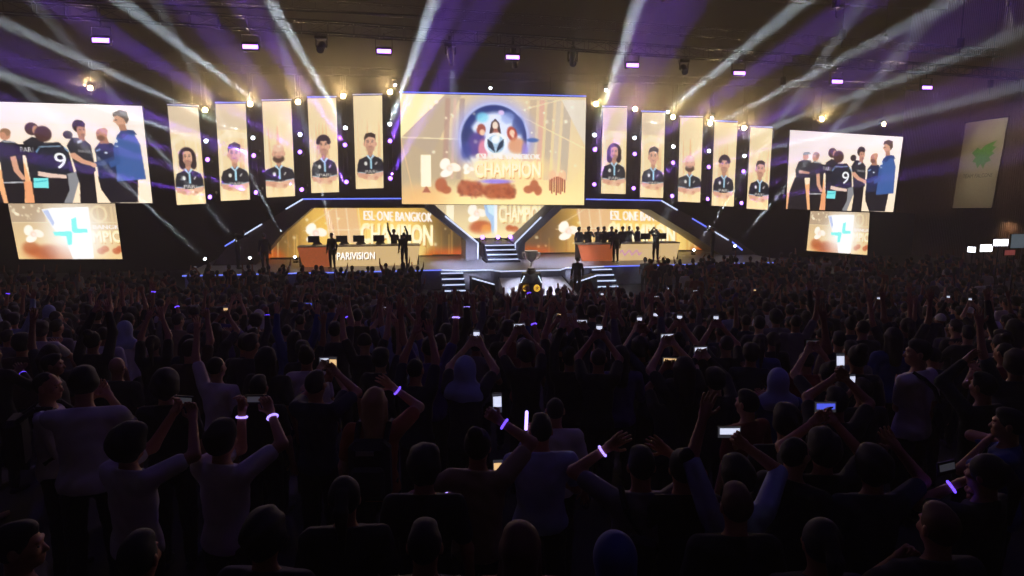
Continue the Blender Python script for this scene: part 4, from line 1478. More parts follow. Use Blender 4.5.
PANEL = mat('white_light_panel', 'ffffff', 0.4, emit='f4f6ff', strength=5.0)
for i, (px, py, Y, w, h, yaw) in enumerate(((972, 249.5, 26.5, 0.26, 0.2, -0.9), (985.5, 248, 26.2, 0.48, 0.26, 0.1), (1000, 242.5, 26.0, 0.58, 0.24, 0.1))):
    p = at(px, py, Y)
    t = thing('work_light', ['small tilted white light panel at the end of three', 'white light panel in the middle of three near the wall', 'wide white light panel beside the grey control screen'][i], 'lamp', Vector((p.x, p.y, 0)), yaw, 'white light panels on stands')
    MB().box((0, 0, p.z), (w + 0.04, 0.07, h + 0.04), bev=0.012).build('housing', BLACK, t)
    MB().box((0, -0.04, p.z), (w, 0.012, h)).build('panel', PANEL, t)
    MB().tube([(0, 0.06, 0.4), (0, 0.06, p.z)], 0.02, 7).build('pole', BLACK, t)
    for k in range(3):
        a = k * 2 * PI / 3 + 0.4
        MB().tube([(0, 0.06, 0.55), (0.26 * math.cos(a), 0.06 + 0.26 * math.sin(a), 0.02)], 0.014, 6).build('leg', BLACK, t)
for (px, py, Y, w, h, em, lab) in ((1017, 241, 25.5, 0.62, 0.5, ('5f6a72', 0.35), 'grey glowing control screen at the right edge on a stand'), (1009, 252.5, 25.2, 0.46, 0.18, ('9a4c48', 0.3), 'low dark console screen with reddish glow under the grey screen')):
    p = at(px, py, Y)
    t = thing('control_screen', lab, 'screen', Vector((p.x, p.y, 0)), 0.25, 'control screens')
    MB().box((0, 0, p.z), (w + 0.05, 0.06, h + 0.05), bev=0.012).build('housing', BLACK, t)
    MB().box((0, -0.036, p.z), (w, 0.01, h)).build('panel', mat('panel_' + em[0], em[0], 0.3, emit=em[0], strength=em[1] * 2), t)
    MB().tube([(0, 0.05, 0.03), (0, 0.05, p.z)], 0.03, 7).build('pole', BLACK, t)
    MB().lathe((0, 0.05, 0), (0, 0, 1), [(0, 0.26), (0.03, 0.25), (0.05, 0.06)], 14).build('foot', BLACK, t)
# warm work lamp that brightens the wall near the corner
p = W(UR + 1.2, -3.0, 2.9)
t = thing('wall_lamp', 'small warm lamp under the wall ledge near the corner', 'lamp', p, 0)
MB().box((0, 0, 0), (0.16, 0.2, 0.16), bev=0.03).build('housing', BLACK, t)
l = spot(t, p + Vector((-0.25, 0, -0.1)), p + Vector((2, 0.5, -1.6)), (1.0, 0.72, 0.45), 60, 120, 1.0, 0.1)

# added spots to brighten the trophy, the banner and the right wall
for (p, q, col, wv, sz, lab, rz_) in ((Vector((2.5, 22.0, 12.5)), Vector((0.9, 30.2, 1.5)), (1.0, 0.95, 0.88), 9000, 9, 'added black fill spot over the pit aimed at the trophy', 0),
                                     (W(UR - 9.0, -12.0, 13.5), W(UR - 0.4, -4.2, 7.2), (1.0, 0.93, 0.78), 3600, 26, 'added black fill spot lighting the hanging banner', 0),
                                     (W(UR - 8.0, -3.0, 13.5), W(UR, 1.0, 7.0), (1.0, 0.72, 0.45), 700, 75, 'added black fill spot washing the right wall corner warm', 0)):
    d = (q - p).normalized()
    t = thing('added_spot', lab, 'stage light', p, 0, 'added fill spots')
    MB().lathe((0, 0, 0), d, [(0, 0.09), (0.1, 0.12), (0.5, 0.12), (0.55, 0.09), (0.8, 0.1)], 14).build('barrel', BLACK, t, True)
    MB().lathe(d * 0.78, d, [(0, 0.085), (0.04, 0.08)], 14).build('lens', OFF_LENS, t)
    MB().tube([(0, 0, 0.05), (0, 0, HZ - p.z)], 0.02, 6).build('hanger', BLACK, t)
    spot(t, p + d * 0.9, q, col, wv, sz, 0.7, 0.1)

# ------------------------------------------------------------------ figures from smooth distance fields
class Field:
    def __init__(self, lo, hi, h):
        self.lo, self.h = np.array(lo, np.float32), h
        n = np.ceil((np.array(hi) - np.array(lo)) / h).astype(int) + 1
        self.n = n
        self.ax = [self.lo[i] + h * np.arange(n[i], dtype=np.float32) for i in range(3)]
        self.D = np.full(n, 5.0, np.float32)

    def _blk(self, lo, hi, pad):
        s = []
        for i in range(3):
            a = int(max(0, math.floor((lo[i] - pad - self.lo[i]) / self.h)))
            b = int(min(self.n[i], math.ceil((hi[i] + pad - self.lo[i]) / self.h) + 1))
            if b <= a:
                return None, None
            s.append(slice(a, b))
        X, Y, Z = np.meshgrid(self.ax[0][s[0]], self.ax[1][s[1]], self.ax[2][s[2]], indexing='ij', sparse=True)
        return tuple(s), (X, Y, Z)

    def _mix(self, s, d, k):
        D = self.D[s]
        if k <= 0:
            self.D[s] = np.minimum(D, d)
        else:
            h = np.clip(0.5 + 0.5 * (d - D) / k, 0, 1)
            self.D[s] = d * (1 - h) + D * h - k * h * (1 - h)

    def cap(self, a, b, ra, rb, k=0.03):
        a, b = np.array(a, float), np.array(b, float)
        r = max(ra, rb)
        s, g = self._blk(np.minimum(a, b) - r, np.maximum(a, b) + r, 0.05 + k)
        if s is None:
            return self
        ab = b - a
        L = ab.dot(ab) + 1e-9
        t = np.clip(((g[0] - a[0]) * ab[0] + (g[1] - a[1]) * ab[1] + (g[2] - a[2]) * ab[2]) / L, 0, 1)
        d = np.sqrt((g[0] - a[0] - t * ab[0]) ** 2 + (g[1] - a[1] - t * ab[1]) ** 2 + (g[2] - a[2] - t * ab[2]) ** 2) - (ra + (rb - ra) * t)
        self._mix(s, d.astype(np.float32), k)
        return self

    def ell(self, c, r, k=0.03, R=None):
        c, r = np.array(c, float), np.array(r, float)
        m = r.max()
        s, g = self._blk(c - m, c + m, 0.05 + k)
        if s is None:
            return self
        x, y, z = g[0] - c[0], g[1] - c[1], g[2] - c[2]
        if R is not None:
            x, y, z = (R[0][0] * x + R[1][0] * y + R[2][0] * z, R[0][1] * x + R[1][1] * y + R[2][1] * z, R[0][2] * x + R[1][2] * y + R[2][2] * z)
        k0 = np.sqrt((x / r[0]) ** 2 + (y / r[1]) ** 2 + (z / r[2]) ** 2)
        k1 = np.sqrt((x / r[0] ** 2) ** 2 + (y / r[1] ** 2) ** 2 + (z / r[2] ** 2) ** 2) + 1e-6
        self._mix(s, (k0 * (k0 - 1) / k1).astype(np.float32), k)
        return self

    def keep(self, p, n):
        """keep the side of the plane through p that n points away from"""
        n = np.array(n, float)
        n /= np.linalg.norm(n)
        g = np.meshgrid(*self.ax, indexing='ij', sparse=True)
        self.D = np.maximum(self.D, ((g[0] - p[0]) * n[0] + (g[1] - p[1]) * n[1] + (g[2] - p[2]) * n[2]).astype(np.float32))
        return self

    def carve(self, other_fn):
        F = Field(self.lo, self.lo + self.h * (self.n - 1), self.h)
        F.n, F.ax, F.D = self.n, self.ax, np.full(self.n, 5.0, np.float32)
        other_fn(F)
        self.D = np.maximum(self.D, -F.D)
        return self

    def wrinkle(self, amp, seed):
        g = np.meshgrid(*self.ax, indexing='ij', sparse=True)
        p = seed * 1.7
        self.D = self.D + (amp * np.sin(38 * g[2] + 9 * np.sin(7 * g[0] + p) + 12 * g[1] + p) * np.cos(13 * g[0] - 17 * g[2] + p)).astype(np.float32)
        return self

    def mesh(self):
        D = self.D
        D = D.copy()
        D[0], D[-1], D[:, 0], D[:, -1], D[:, :, 0], D[:, :, -1] = 5, 5, 5, 5, 5, 5
        ins = D < 0
        c = np.zeros(np.array(D.shape) - 1, np.int8)
        for i in (0, 1):
            for j in (0, 1):
                for k in (0, 1):
                    c += ins[i:D.shape[0] - 1 + i, j:D.shape[1] - 1 + j, k:D.shape[2] - 1 + k]
        act = (c > 0) & (c < 8)
        I = np.argwhere(act)
        if len(I) == 0:
            return np.zeros((0, 3)), np.zeros((0, 4), int)
        ids = np.full(act.shape, -1, np.int64)
        ids[act] = np.arange(len(I))
        acc = np.zeros((len(I), 3))
        cnt = np.zeros(len(I))
        cor = [(i, j, k) for i in (0, 1) for j in (0, 1) for k in (0, 1)]
        for a in cor:
            for axis in range(3):
                if a[axis]:
                    continue
                b = list(a)
                b[axis] = 1
                da = D[I[:, 0] + a[0], I[:, 1] + a[1], I[:, 2] + a[2]]
                db = D[I[:, 0] + b[0], I[:, 1] + b[1], I[:, 2] + b[2]]
                m = (da < 0) != (db < 0)
                t = np.where(m, da / np.where(m, da - db, 1), 0)
                pt = np.tile(np.array(a, float), (len(I), 1))
                pt[:, axis] += t
                acc += pt * m[:, None]
                cnt += m
        V = self.lo + self.h * (I + acc / cnt[:, None])
        quads = []
        for axis in range(3):
            o1, o2 = (axis + 1) % 3, (axis + 2) % 3
            sl0, sl1 = [slice(None)] * 3, [slice(None)] * 3
            sl0[axis], sl1[axis] = slice(0, -1), slice(1, None)
            a, b = ins[tuple(sl0)], ins[tuple(sl1)]
            E_ = np.argwhere(a != b)
            if not len(E_):
                continue
            ok = (E_[:, o1] > 0) & (E_[:, o2] > 0) & (E_[:, o1] < ids.shape[o1]) & (E_[:, o2] < ids.shape[o2])
            E_ = E_[ok]
            fl = a[tuple(E_.T)]

            def cell(d1, d2):
                q = E_.copy()
                q[:, o1] += d1
                q[:, o2] += d2
                return ids[q[:, 0], q[:, 1], q[:, 2]]
            q = np.stack([cell(-1, -1), cell(0, -1), cell(0, 0), cell(-1, 0)], 1)
            q[~fl] = q[~fl][:, ::-1]
            quads.append(q)
        Q = np.concatenate(quads)
        return V, Q[(Q >= 0).all(1)]


def to_mesh(name, parts, mats, smooth=True):
    """parts: list of (verts, quads, material index or array)"""
    me = bpy.data.meshes.new(name)
    off, vs, fs, mi = 0, [], [], []
    for v, q, m in parts:
        vs.append(v)
        fs.append(q + off)
        mi.append(np.full(len(q), m) if np.isscalar(m) else m)
        off += len(v)
    V, Fq, M = np.concatenate(vs), np.concatenate(fs), np.concatenate(mi)
    me.vertices.add(len(V))
    me.vertices.foreach_set('co', V.astype(np.float32).reshape(-1))
    me.loops.add(Fq.size)
    me.loops.foreach_set('vertex_index', Fq.astype(np.int32).reshape(-1))
    me.polygons.add(len(Fq))
    me.polygons.foreach_set('loop_start', np.arange(0, Fq.size, 4, dtype=np.int32))
    me.polygons.foreach_set('use_smooth', np.ones(len(Fq), bool))
    me.polygons.foreach_set('material_index', M.astype(np.int32))
    for m in mats:
        me.materials.append(m)
    me.update(calc_edges=True)
    return me


def rotm(yaw, pitch=0.0, roll=0.0):
    return np.array(Matrix.Rotation(yaw, 3, 'Z') @ Matrix.Rotation(pitch, 3, 'X') @ Matrix.Rotation(roll, 3, 'Y'))


HP = np.array([0, -0.005, 1.47])     # where the head turns on the neck


def unit(v):
    v = np.array(v, float)
    return v / (np.linalg.norm(v) + 1e-9)


def solve_arm(sh, wrist, hint, l1=0.285, l2=0.255):
    sh, wrist = np.array(sh, float), np.array(wrist, float)
    d = wrist - sh
    L = np.linalg.norm(d)
    R = (l1 + l2) * 0.985
    if L > R:
        wrist = sh + d / L * R
        d, L = wrist - sh, R
    L = max(L, 0.14)
    a = (l1 * l1 - l2 * l2 + L * L) / (2 * L)
    h = math.sqrt(max(1e-6, l1 * l1 - a * a))
    u = unit(d)
    n = np.array(hint, float) - u * np.dot(hint, u)
    n = unit(n)
    return sh + u * a + n * h, wrist


SKIN_R = dict(sh=0.05, el=0.039, wr=0.027)


class Figure:
    """a standing figure, feet at the origin, facing +y, 1.72 m tall"""

    def __init__(self, key, lw='down', rw='down', lh=None, rh=None, hand='open', lhand=None, rhand=None, hair='short', sleeve='tee', wide=1.0, hyaw=0.0, hpitch=0.0,
                 lean=0.0, fine=1.0, skirt=False, strap=False, band=None, hem=0.86, seat=False, face=False):
        self.key = key
        self.R = rotm(hyaw, hpitch)
        self.wide, self.lean, self.fine, self.sleeve, self.hem = wide, lean, fine, sleeve, hem
        self.hair_kind, self.seed, self.face = hair, sum(map(ord, key)) % 97, face
        self.arms = {}
        base = {'down': (0.27, 0.03, 0.86), 'fold': (0.1, 0.27, 1.16), 'phone': (0.07, 0.36, 1.42), 'clap': (0.05, 0.33, 1.32), 'hip': (0.2, 0.1, 0.98),
                'up': (0.3, 0.12, 2.0), 'upin': (0.14, 0.2, 2.02), 'phoneup': (0.075, 0.33, 1.74), 'high': (0.08, 0.25, 1.95), 'out': (0.62, 0.15, 1.62), 'mid': (0.3, 0.3, 1.5)}
        hint = {'down': (0.35, -0.6, 0), 'fold': (0.6, -0.3, -0.6), 'phone': (0.5, -0.1, -0.8), 'clap': (0.7, -0.2, -0.6), 'hip': (0.9, -0.5, 0), 'up': (0.8, -0.2, -0.1), 'upin': (0.9, 0.1, -0.2),
                'phoneup': (0.75, 0.15, -0.5), 'high': (0.9, 0.2, -0.2), 'out': (0.1, -0.5, -0.6), 'mid': (0.4, -0.2, -0.8)}
        for s, w, hh, hd in ((-1, lw, lh, lhand), (1, rw, rh, rhand)):
            if isinstance(w, str):
                tgt, hn = np.array(base[w]) * (s, 1, 1), np.array(hint[w]) * (s, 1, 1)
            else:
                tgt = np.array(w, float)
                hn = np.array(hh if hh is not None else (0.7 * s, 0.0, -0.6))
            up = np.clip((tgt[2] - 1.35) / 0.6, 0, 1)
            sh = np.array([s * (0.185 * wide - 0.02 * up), -0.01 + lean * 0.4, 1.385 + 0.055 * up])
            el, wr = solve_arm(sh, tgt, hn)
            d = unit(wr - el)
            inn = np.array([-s, 0.0, 0.15]) if abs(d[0]) < 0.85 else np.array([0, 0.3, 1.0])
            th = unit(inn - d * np.dot(inn, d))
            self.arms[s] = dict(sh=sh, el=el, wr=wr, d=d, th=th, pal=unit(np.cross(d, th)) * s, mode=hd or hand)
        self.bands = band or []

    def hp(self, p):
        return self.R @ (np.array(p, float) - HP) + HP + np.array([0, self.lean, 0])

    def torso(self, F, g, k=0.06):
        w, l = self.wide, self.lean
        F.ell((0, 0.4 * l, 1.25), (0.160 * w + g, 0.112 + g, 0.2 + g), k)
        F.cap((-0.135 * w, -0.012 + 0.5 * l, 1.385), (0.135 * w, -0.012 + 0.5 * l, 1.385), 0.062 + g, 0.062 + g, k)
        F.ell((0, 0.2 * l, 1.06), (0.142 * w + g, 0.105 + g, 0.19 + g), k)
        F.ell((0, 0, 0.93), (0.165 * w + g, 0.118 + g, 0.13 + g), k)
        F.cap((0, -0.01 + 0.5 * l, 1.40), (0, -0.02 + 0.7 * l, 1.465), 0.075 + g, 0.058 + g, 0.05)

    def legs(self, F, g, k=0.04):
        w = self.wide
        for s in (-1, 1):
            F.cap((s * 0.09 * w, 0, 0.88), (s * 0.105 * w, 0.012, 0.48), 0.085 + g, 0.056 + g, k)
            F.cap((s * 0.105 * w, 0.012, 0.48), (s * 0.11 * w, -0.02, 0.09), 0.058 + g, 0.038 + g, k)

    def arm(self, F, s, g, upto=2.0, k=0.035):
        a = self.arms[s]
        t = min(1.0, upto)
        F.cap(a['sh'], a['sh'] + (a['el'] - a['sh']) * t, SKIN_R['sh'] + g, SKIN_R['sh'] + (SKIN_R['el'] - SKIN_R['sh']) * t + g, k)
        if upto > 1:
            F.cap(a['el'], a['wr'] - (a['d'] * 0.02 if upto < 2 else 0), SKIN_R['el'] + 0.003 + g, SKIN_R['wr'] + g, 0.02)

    def head(self, F):
        P, R = self.hp, self.R
        F.cap((0, -0.02 + 0.6 * self.lean, 1.42), P((0, -0.012, 1.55)), 0.058, 0.055, 0.03)
        F.ell(P((0, -0.008, 1.63)), (0.074, 0.094, 0.092), 0.02, R)
        F.ell(P((0, 0.028, 1.575)), (0.058, 0.064, 0.075), 0.03, R)
        F.ell(P((0, 0.062, 1.535)), (0.032, 0.03, 0.026), 0.025, R)
        F.cap(P((0, 0.083, 1.615)), P((0, 0.104, 1.582)), 0.010, 0.0135, 0.014)
        F.ell(P((0, 0.084, 1.637)), (0.05, 0.014, 0.011), 0.012, R)
        F.ell(P((0, 0.087, 1.553)), (0.022, 0.012, 0.011), 0.008, R)
        for s in (-1, 1):
            F.ell(P((s * 0.076, -0.012, 1.605)), (0.012, 0.021, 0.032), 0.006, R)
            F.ell(P((s * 0.04, 0.066, 1.59)), (0.024, 0.02, 0.02), 0.02, R)

    def hands(self, h):
        out = []
        for s in (-1, 1):
            a = self.arms[s]
            w, d, th, pal, mode = a['wr'], a['d'], a['th'], a['pal'], a['mode']
            c = w + d * 0.09
            F = Field(c - 0.15, c + 0.15, h)
            F.cap(w - d * 0.05, w + d * 0.012, 0.029, 0.025, 0.01)
            F.cap(w + d * 0.02 + th * 0.012, w + d * 0.082 + th * 0.018, 0.020, 0.019, 0.02)
            F.cap(w + d * 0.02 - th * 0.012, w + d * 0.078 - th * 0.020, 0.019, 0.017, 0.02)
            ln = (0.068, 0.076, 0.070, 0.056)
            for i in range(4):
                b = w + d * (0.088 - 0.003 * abs(i - 1.2)) + th * (0.030 - 0.0205 * i)
                sp_ = th * (0.12 - 0.08 * i)
                if mode == 'open':
                    e1, e2 = unit(d + sp_ + pal * 0.12), unit(d + sp_ * 0.8 + pal * 0.45)
                elif mode == 'grip':
                    e1, e2 = unit(d * 0.7 + pal * 0.75), unit(-d * 0.15 + pal * 1.0)
                else:
                    e1, e2 = unit(d * 0.25 + pal), unit(-d + pal * 0.25)
                k1 = b + e1 * ln[i] * 0.55
                F.cap(b - d * 0.012, k1, 0.0095, 0.0088, 0.003)
                F.cap(k1, k1 + e2 * ln[i] * 0.52, 0.0088, 0.0075, 0.003)
            tb = w + d * 0.030 + th * 0.026
            e1 = unit(th * 0.8 + d * 0.65 + pal * (0.15 if mode == 'open' else 0.5))
            k1 = tb + e1 * 0.042
            e2 = unit(d * 0.9 + th * (0.4 if mode == 'open' else -0.2) + pal * (0.1 if mode == 'open' else 0.5))
            F.cap(tb - e1 * 0.015, k1, 0.0135, 0.0105, 0.006)
            F.cap(k1, k1 + e2 * 0.033, 0.0105, 0.0088, 0.003)
            out.append(F.mesh())
        return out

    def bounds(self):
        pts = [a[k] for a in self.arms.values() for k in ('sh', 'el', 'wr')]
        lo = np.min(pts + [np.array([-0.3, -0.22, -0.02])], 0) - 0.09
        hi = np.max(pts + [np.array([0.3, 0.25, 1.5])], 0) + 0.09
        return lo, hi

    def build(self, simple=False):
        f = self.fine
        lo, hi = self.bounds()
        parts = {}
        h = 0.02 * f
        F = Field(lo, hi, h)
        self.torso(F, -0.012)
        self.legs(F, -0.012)
        for s in (-1, 1):
            self.arm(F, s, 0)
            F.cap((s * 0.11 * self.wide, -0.05, 0.035), (s * 0.125 * self.wide, 0.15, 0.03), 0.042, 0.034, 0.02)
        F.cap((0, -0.02 + 0.6 * self.lean, 1.38), self.hp((0, -0.012, 1.53)), 0.056, 0.053, 0.03)
        F.keep((0, 0, 0.0), (0, 0, -1))
        v, q = F.mesh()
        zc = v[q].mean(1)[:, 2]
        body = [(v, q, np.where(zc < 0.085, 1, 0))]
        hc = self.hp((0, 0.0, 1.6))
        F = Field(hc - np.array([0.15, 0.16, 0.2]), hc + np.array([0.15, 0.16, 0.16]), (0.0075 if self.face else 0.011) * f)
        self.head(F)
        v, q = F.mesh()
        body.append((v, q, 0))
        if self.face:
            for s in (-1, 1):
                F = Field(self.hp((s * 0.031, 0.075, 1.612)) - 0.03, self.hp((s * 0.031, 0.075, 1.612)) + 0.03, 0.004)
                F.ell(self.hp((s * 0.031, 0.079, 1.612)), (0.013, 0.009, 0.007), 0, self.R)
                v, q = F.mesh()
                body.append((v, q, 1))
        if not simple:
            for v, q in self.hands(0.0065 * max(1, f * 0.9)):
                body.append((v, q, 0))
        parts['body'] = body
        # shirt
        F = Field(lo, hi, h * 0.9)
        self.torso(F, 0.012)
        F.ell((0, 0, 0.90), (0.178 * self.wide, 0.13, 0.12), 0.04)
        up = {'tee': 0.66, 'long': 1.9, 'sleeveless': 0.12, 'half': 0.95}[self.sleeve]
        for s in (-1, 1):
            self.arm(F, s, 0.017 if up < 1 else 0.013, up)
        F.wrinkle(0.004, self.seed)
        F.keep((0, 0, self.hem), (0, 0, -1))
        F.keep((0, 0.5 * self.lean, 1.452), (0, 0.35, 1))
        # put the raised sleeves back above the neck cut
        G = Field(lo, hi, h * 0.9)
        G.n, G.ax = F.n, F.ax
        for s in (-1, 1):
            if self.arms[s]['wr'][2] > 1.45:
                self.arm(G, s, 0.017 if up < 1 else 0.013, up)
        if G.D.shape == F.D.shape:
            F.D = np.minimum(F.D, G.D)
        v, q = F.mesh()
        parts['shirt'] = [(v, q, 0)]
        # trousers
        F = Field((-0.36, -0.24, 0.0), (0.36, 0.24, 1.06), h)
        F.ell((0, 0, 0.93), (0.168 * self.wide, 0.122, 0.12), 0.03)
        self.legs(F, 0.012)
        F.wrinkle(0.004, self.seed + 3)
        F.keep((0, 0, 0.07), (0, 0, -1))
        F.keep((0, 0, 1.0), (0, 0, 1))
        v, q = F.mesh()
        parts['trousers'] = [(v, q, 0)]
        hm = self.hair(f)
        if hm is not None:
            parts[self.hair_name()] = [hm + (0,)]
        return parts

    def hair_name(self):
        return {'cap': 'cap', 'scarf': 'headscarf', 'hood': 'hood'}.get(self.hair_kind, 'hair')

    def hair(self, f):
        k, P, R = self.hair_kind, self.hp, self.R
        if k == 'bald':
            return None
        c = self.hp((0, 0, 1.6))
        F = Field(c - np.array([0.24, 0.27, 0.46]), c + np.array([0.24, 0.27, 0.26]), 0.013 * f)
        n = R @ np.array([0, 1, -0.55])
        side = R @ np.array([0, 0.28 if k in ('short', 'crop', 'fluffy', 'curly') else 0.0, -1.0])
        if k == 'scarf':
            F.ell(P((0, -0.005, 1.62)), (0.098, 0.118, 0.122), 0.02, R)
            F.cap(P((0, -0.01, 1.56)), P((0, -0.02, 1.42)), 0.085, 0.125, 0.05)
            F.cap((-0.12, -0.02 + self.lean * .5, 1.40), (0.12, -0.02 + self.lean * .5, 1.40), 0.085, 0.085, 0.06)
            F.carve(lambda G: G.ell(P((0, 0.11, 1.585)), (0.058, 0.07, 0.08), 0.01, R))
            return F.mesh()
        grow = {'short': -0.003, 'crop': -0.007, 'fluffy': 0.014, 'curly': 0.02, 'long': 0.006, 'bun': 0.004, 'tail': 0.004, 'cap': 0.004, 'hood': 0.0, 'big': 0.03}[k]
        F.ell(P((0, -0.018, 1.635)), (0.083 + grow, 0.100 + grow, 0.100 + grow), 0.02, R)
        if k in ('short', 'fluffy', 'curly', 'big'):
            F.ell(P((0, 0.03, 1.70)), (0.06 + grow, 0.055 + grow, 0.036 + grow), 0.03, R)
        F.wrinkle(0.007 if k in ('fluffy', 'curly', 'big') else 0.0022, self.seed)
        F.keep(P((0, 0.052, 1.615)), n)
        low = {'short': 1.545, 'crop': 1.56, 'fluffy': 1.53, 'curly': 1.52, 'bun': 1.535, 'tail': 1.535, 'cap': 1.60, 'long': 1.5, 'hood': 1.5, 'big': 1.50}[k]
        F.keep(P((0, 0, low)), side)
        if k == 'long':
            F.cap(P((0, -0.07, 1.62)), P((0, -0.10, 1.36)), 0.085, 0.07, 0.03)
            for s in (-1, 1):
                F.cap(P((s * 0.062, -0.02, 1.62)), P((s * 0.085, -0.045, 1.38)), 0.035, 0.028, 0.03)
            F.wrinkle(0.003, self.seed)
        elif k == 'bun':
            F.ell(P((0, -0.085, 1.725)), (0.052, 0.05, 0.048), 0.015, R)
        elif k == 'tail':
            F.cap(P((0, -0.1, 1.68)), P((0, -0.165, 1.60)), 0.032, 0.036, 0.015)
            F.cap(P((0, -0.165, 1.60)), P((0, -0.15, 1.37)), 0.038, 0.014, 0.02)
        elif k == 'cap':
            F.cap(P((-0.035, 0.07, 1.655)), P((-0.03, 0.165, 1.64)), 0.02, 0.012, 0.01)
            F.cap(P((0.035, 0.07, 1.655)), P((0.03, 0.165, 1.64)), 0.02, 0.012, 0.02)
        elif k == 'hood':
            F.ell(P((0, -0.02, 1.62)), (0.10, 0.115, 0.125), 0.02, R)
            F.cap((0, -0.06 + self.lean * .5, 1.42), P((0, -0.06, 1.53)), 0.1, 0.085, 0.04)
            F.carve(lambda G: G.ell(P((0, 0.12, 1.60)), (0.072, 0.1, 0.1), 0.01, R))
        return F.mesh()


SKINS = [mat('warm_tan_skin', 'a9745a', 0.55, var=0.05), mat('brown_skin', '865640', 0.55, var=0.05), mat('light_skin', 'c39478', 0.55, var=0.05)]
SHOE = mat('dark_shoe', '151416', 0.6)
TROUS = [mat('black_trousers', '121215', 0.85), mat('dark_denim', '1d2231', 0.85), mat('grey_trousers', '2b2b2e', 0.85)]
HAIRC = {'black': mat('black_hair', '0c0a0a', 0.75), 'brown': mat('dark_brown_hair', '21150f', 0.75), 'fair': mat('fair_hair', '9a7647', 0.7), 'reddish': mat('reddish_hair', '4a2216', 0.7)}
CLOTH = {n: mat(n.replace(' ', '_') + '_cloth', c, 0.85, var=0.08, bump=0.1) for n, c in (
    ('black', '131316'), ('navy', '1b2136'), ('charcoal', '29292d'), ('maroon', '3a171b'), ('dark green', '1d2a20'), ('grey', '66646a'), ('white', 'cfcbd0'),
    ('pale blue', '8d9cc4'), ('red', '7a221a'), ('orange', 'a0562a'), ('blue', '2a3a86'), ('beige', '8c7b62'), ('purple', '46307a'), ('brown', '43301f'))}
BAND = mat('violet_glowing_band', '7d5cff', 0.4, emit='6a48ff', strength=2.0)
BANDW = mat('white_violet_glowing_band', 'c0b0ff', 0.4, emit='a48cff', strength=1.8)
PHONE = mat('black_phone_body', '101012', 0.3)
PSCREEN = [mat('phone_screen_cold', 'e8ecff', 0.3, emit='dfe6ff', strength=0.95), mat('phone_screen_warm', 'ffe6c0', 0.3, emit='ffd090', strength=0.9), mat('phone_screen_blue', '6a7cff', 0.3, emit='5a68ff', strength=0.8),
           mat('phone_screen_dim', '8a8a90', 0.3, emit='8a8c98', strength=0.1)]
STUFFM = None
CACHE = {}


def meshes(key, **kw):
    if key not in CACHE:
        fig = Figure(key, **kw)
        out = {}
        for pn, parts in fig.build().items():
            out[pn] = to_mesh(key + '_' + pn, parts, [SKINS[0], SHOE] if pn == 'body' else [SHOE])
        CACHE[key] = (fig, out)
    return CACHE[key]


NPEOPLE = 0


def put_person(key, kw, p, rz, scale, label, group, skin, shirt, trousers, hairm, bands=(), name='person'):
    global NPEOPLE
    NPEOPLE += 1
    fig, ms = meshes(key, **kw)
    t = thing(name, label, 'person', p, rz, group)
    t.scale = (scale,) * 3
    for pn, me in ms.items():
        o = bpy.data.objects.new(pn, me)
        COL.objects.link(o)
        o.parent = t
        m = {'body': skin, 'shirt': shirt, 'trousers': trousers}.get(pn, hairm)
        o.material_slots[0].link = 'OBJECT'
        o.material_slots[0].material = m
    for s, bm_ in bands:
        a = fig.arms[s]
        c = a['wr'] - a['d'] * 0.035
        b = MB()
        pts = []
        x = np.cross(a['d'], a['th'])
        ring = [Vector(c + (a['th'] * math.cos(k * PI / 6) + x * math.sin(k * PI / 6)) * 0.034) for k in range(13)]
        b.tube(ring, 0.008, 6)
        b.build('wristband', bm_, t)
    return t, fig


def world_of(t, q):
    c, s = math.cos(t.rotation_euler[2]), math.sin(t.rotation_euler[2])
    k = t.scale[0]
    return Vector(t.location) + Vector((c * q[0] - s * q[1], s * q[0] + c * q[1], q[2])) * k


def phone(p, yaw, tilt, land, screen, label, group, size=1.0):
    """smartphone centred at p; its screen faces local -y"""
    t = thing('smartphone', label, 'phone', p, yaw, group)
    t.rotation_euler = (tilt, 0, yaw)
    w, h = (0.158, 0.078) if land else (0.078, 0.158)
    w, h = w * size, h * size
    MB().box((0, 0, 0), (w, 0.010, h), bev=0.003).build('body', PHONE, t)
    b = MB()
    b.use(PSCREEN[3] if screen is not PSCREEN[3] else PHONE)
    b.box((0, -0.0054, 0), (w * 0.92, 0.002, h * 0.92))
    b.use(screen)
    b.box((w * 0.02, -0.0068, h * 0.07), (w * 0.8, 0.002, h * 0.5))
    b.build('screen', None, t)
    return t
AUD_W = 52

# ------------------------------------------------------------------ crowd
PLACED = [(x.location.x, x.location.y, 0.62) for x in bpy.data.objects if x.name.split('.')[0] in ('work_light', 'control_screen')]          # (x, y) of everybody put down so far


def solve_head(px, py, hz=1.60):
    Y = 2.6
    while Y < 34:
        if at(px, py, Y).z - floor_z(Y) <= hz:
            break
        Y += 0.02
    return Y


def stand(px, py, Y=None, hz=1.60, lo=0.92, hi=1.09):
    """foot point and scale so that the head centre shows at the pixel"""
    Y = Y or solve_head(px, py, hz)
    p = at(px, py, Y)
    z = step_z(Y) if Y < 24.3 else 0.0
    s = min(hi, max(lo, (p.z - z) / hz))
    return Vector((p.x, Y, z)), s


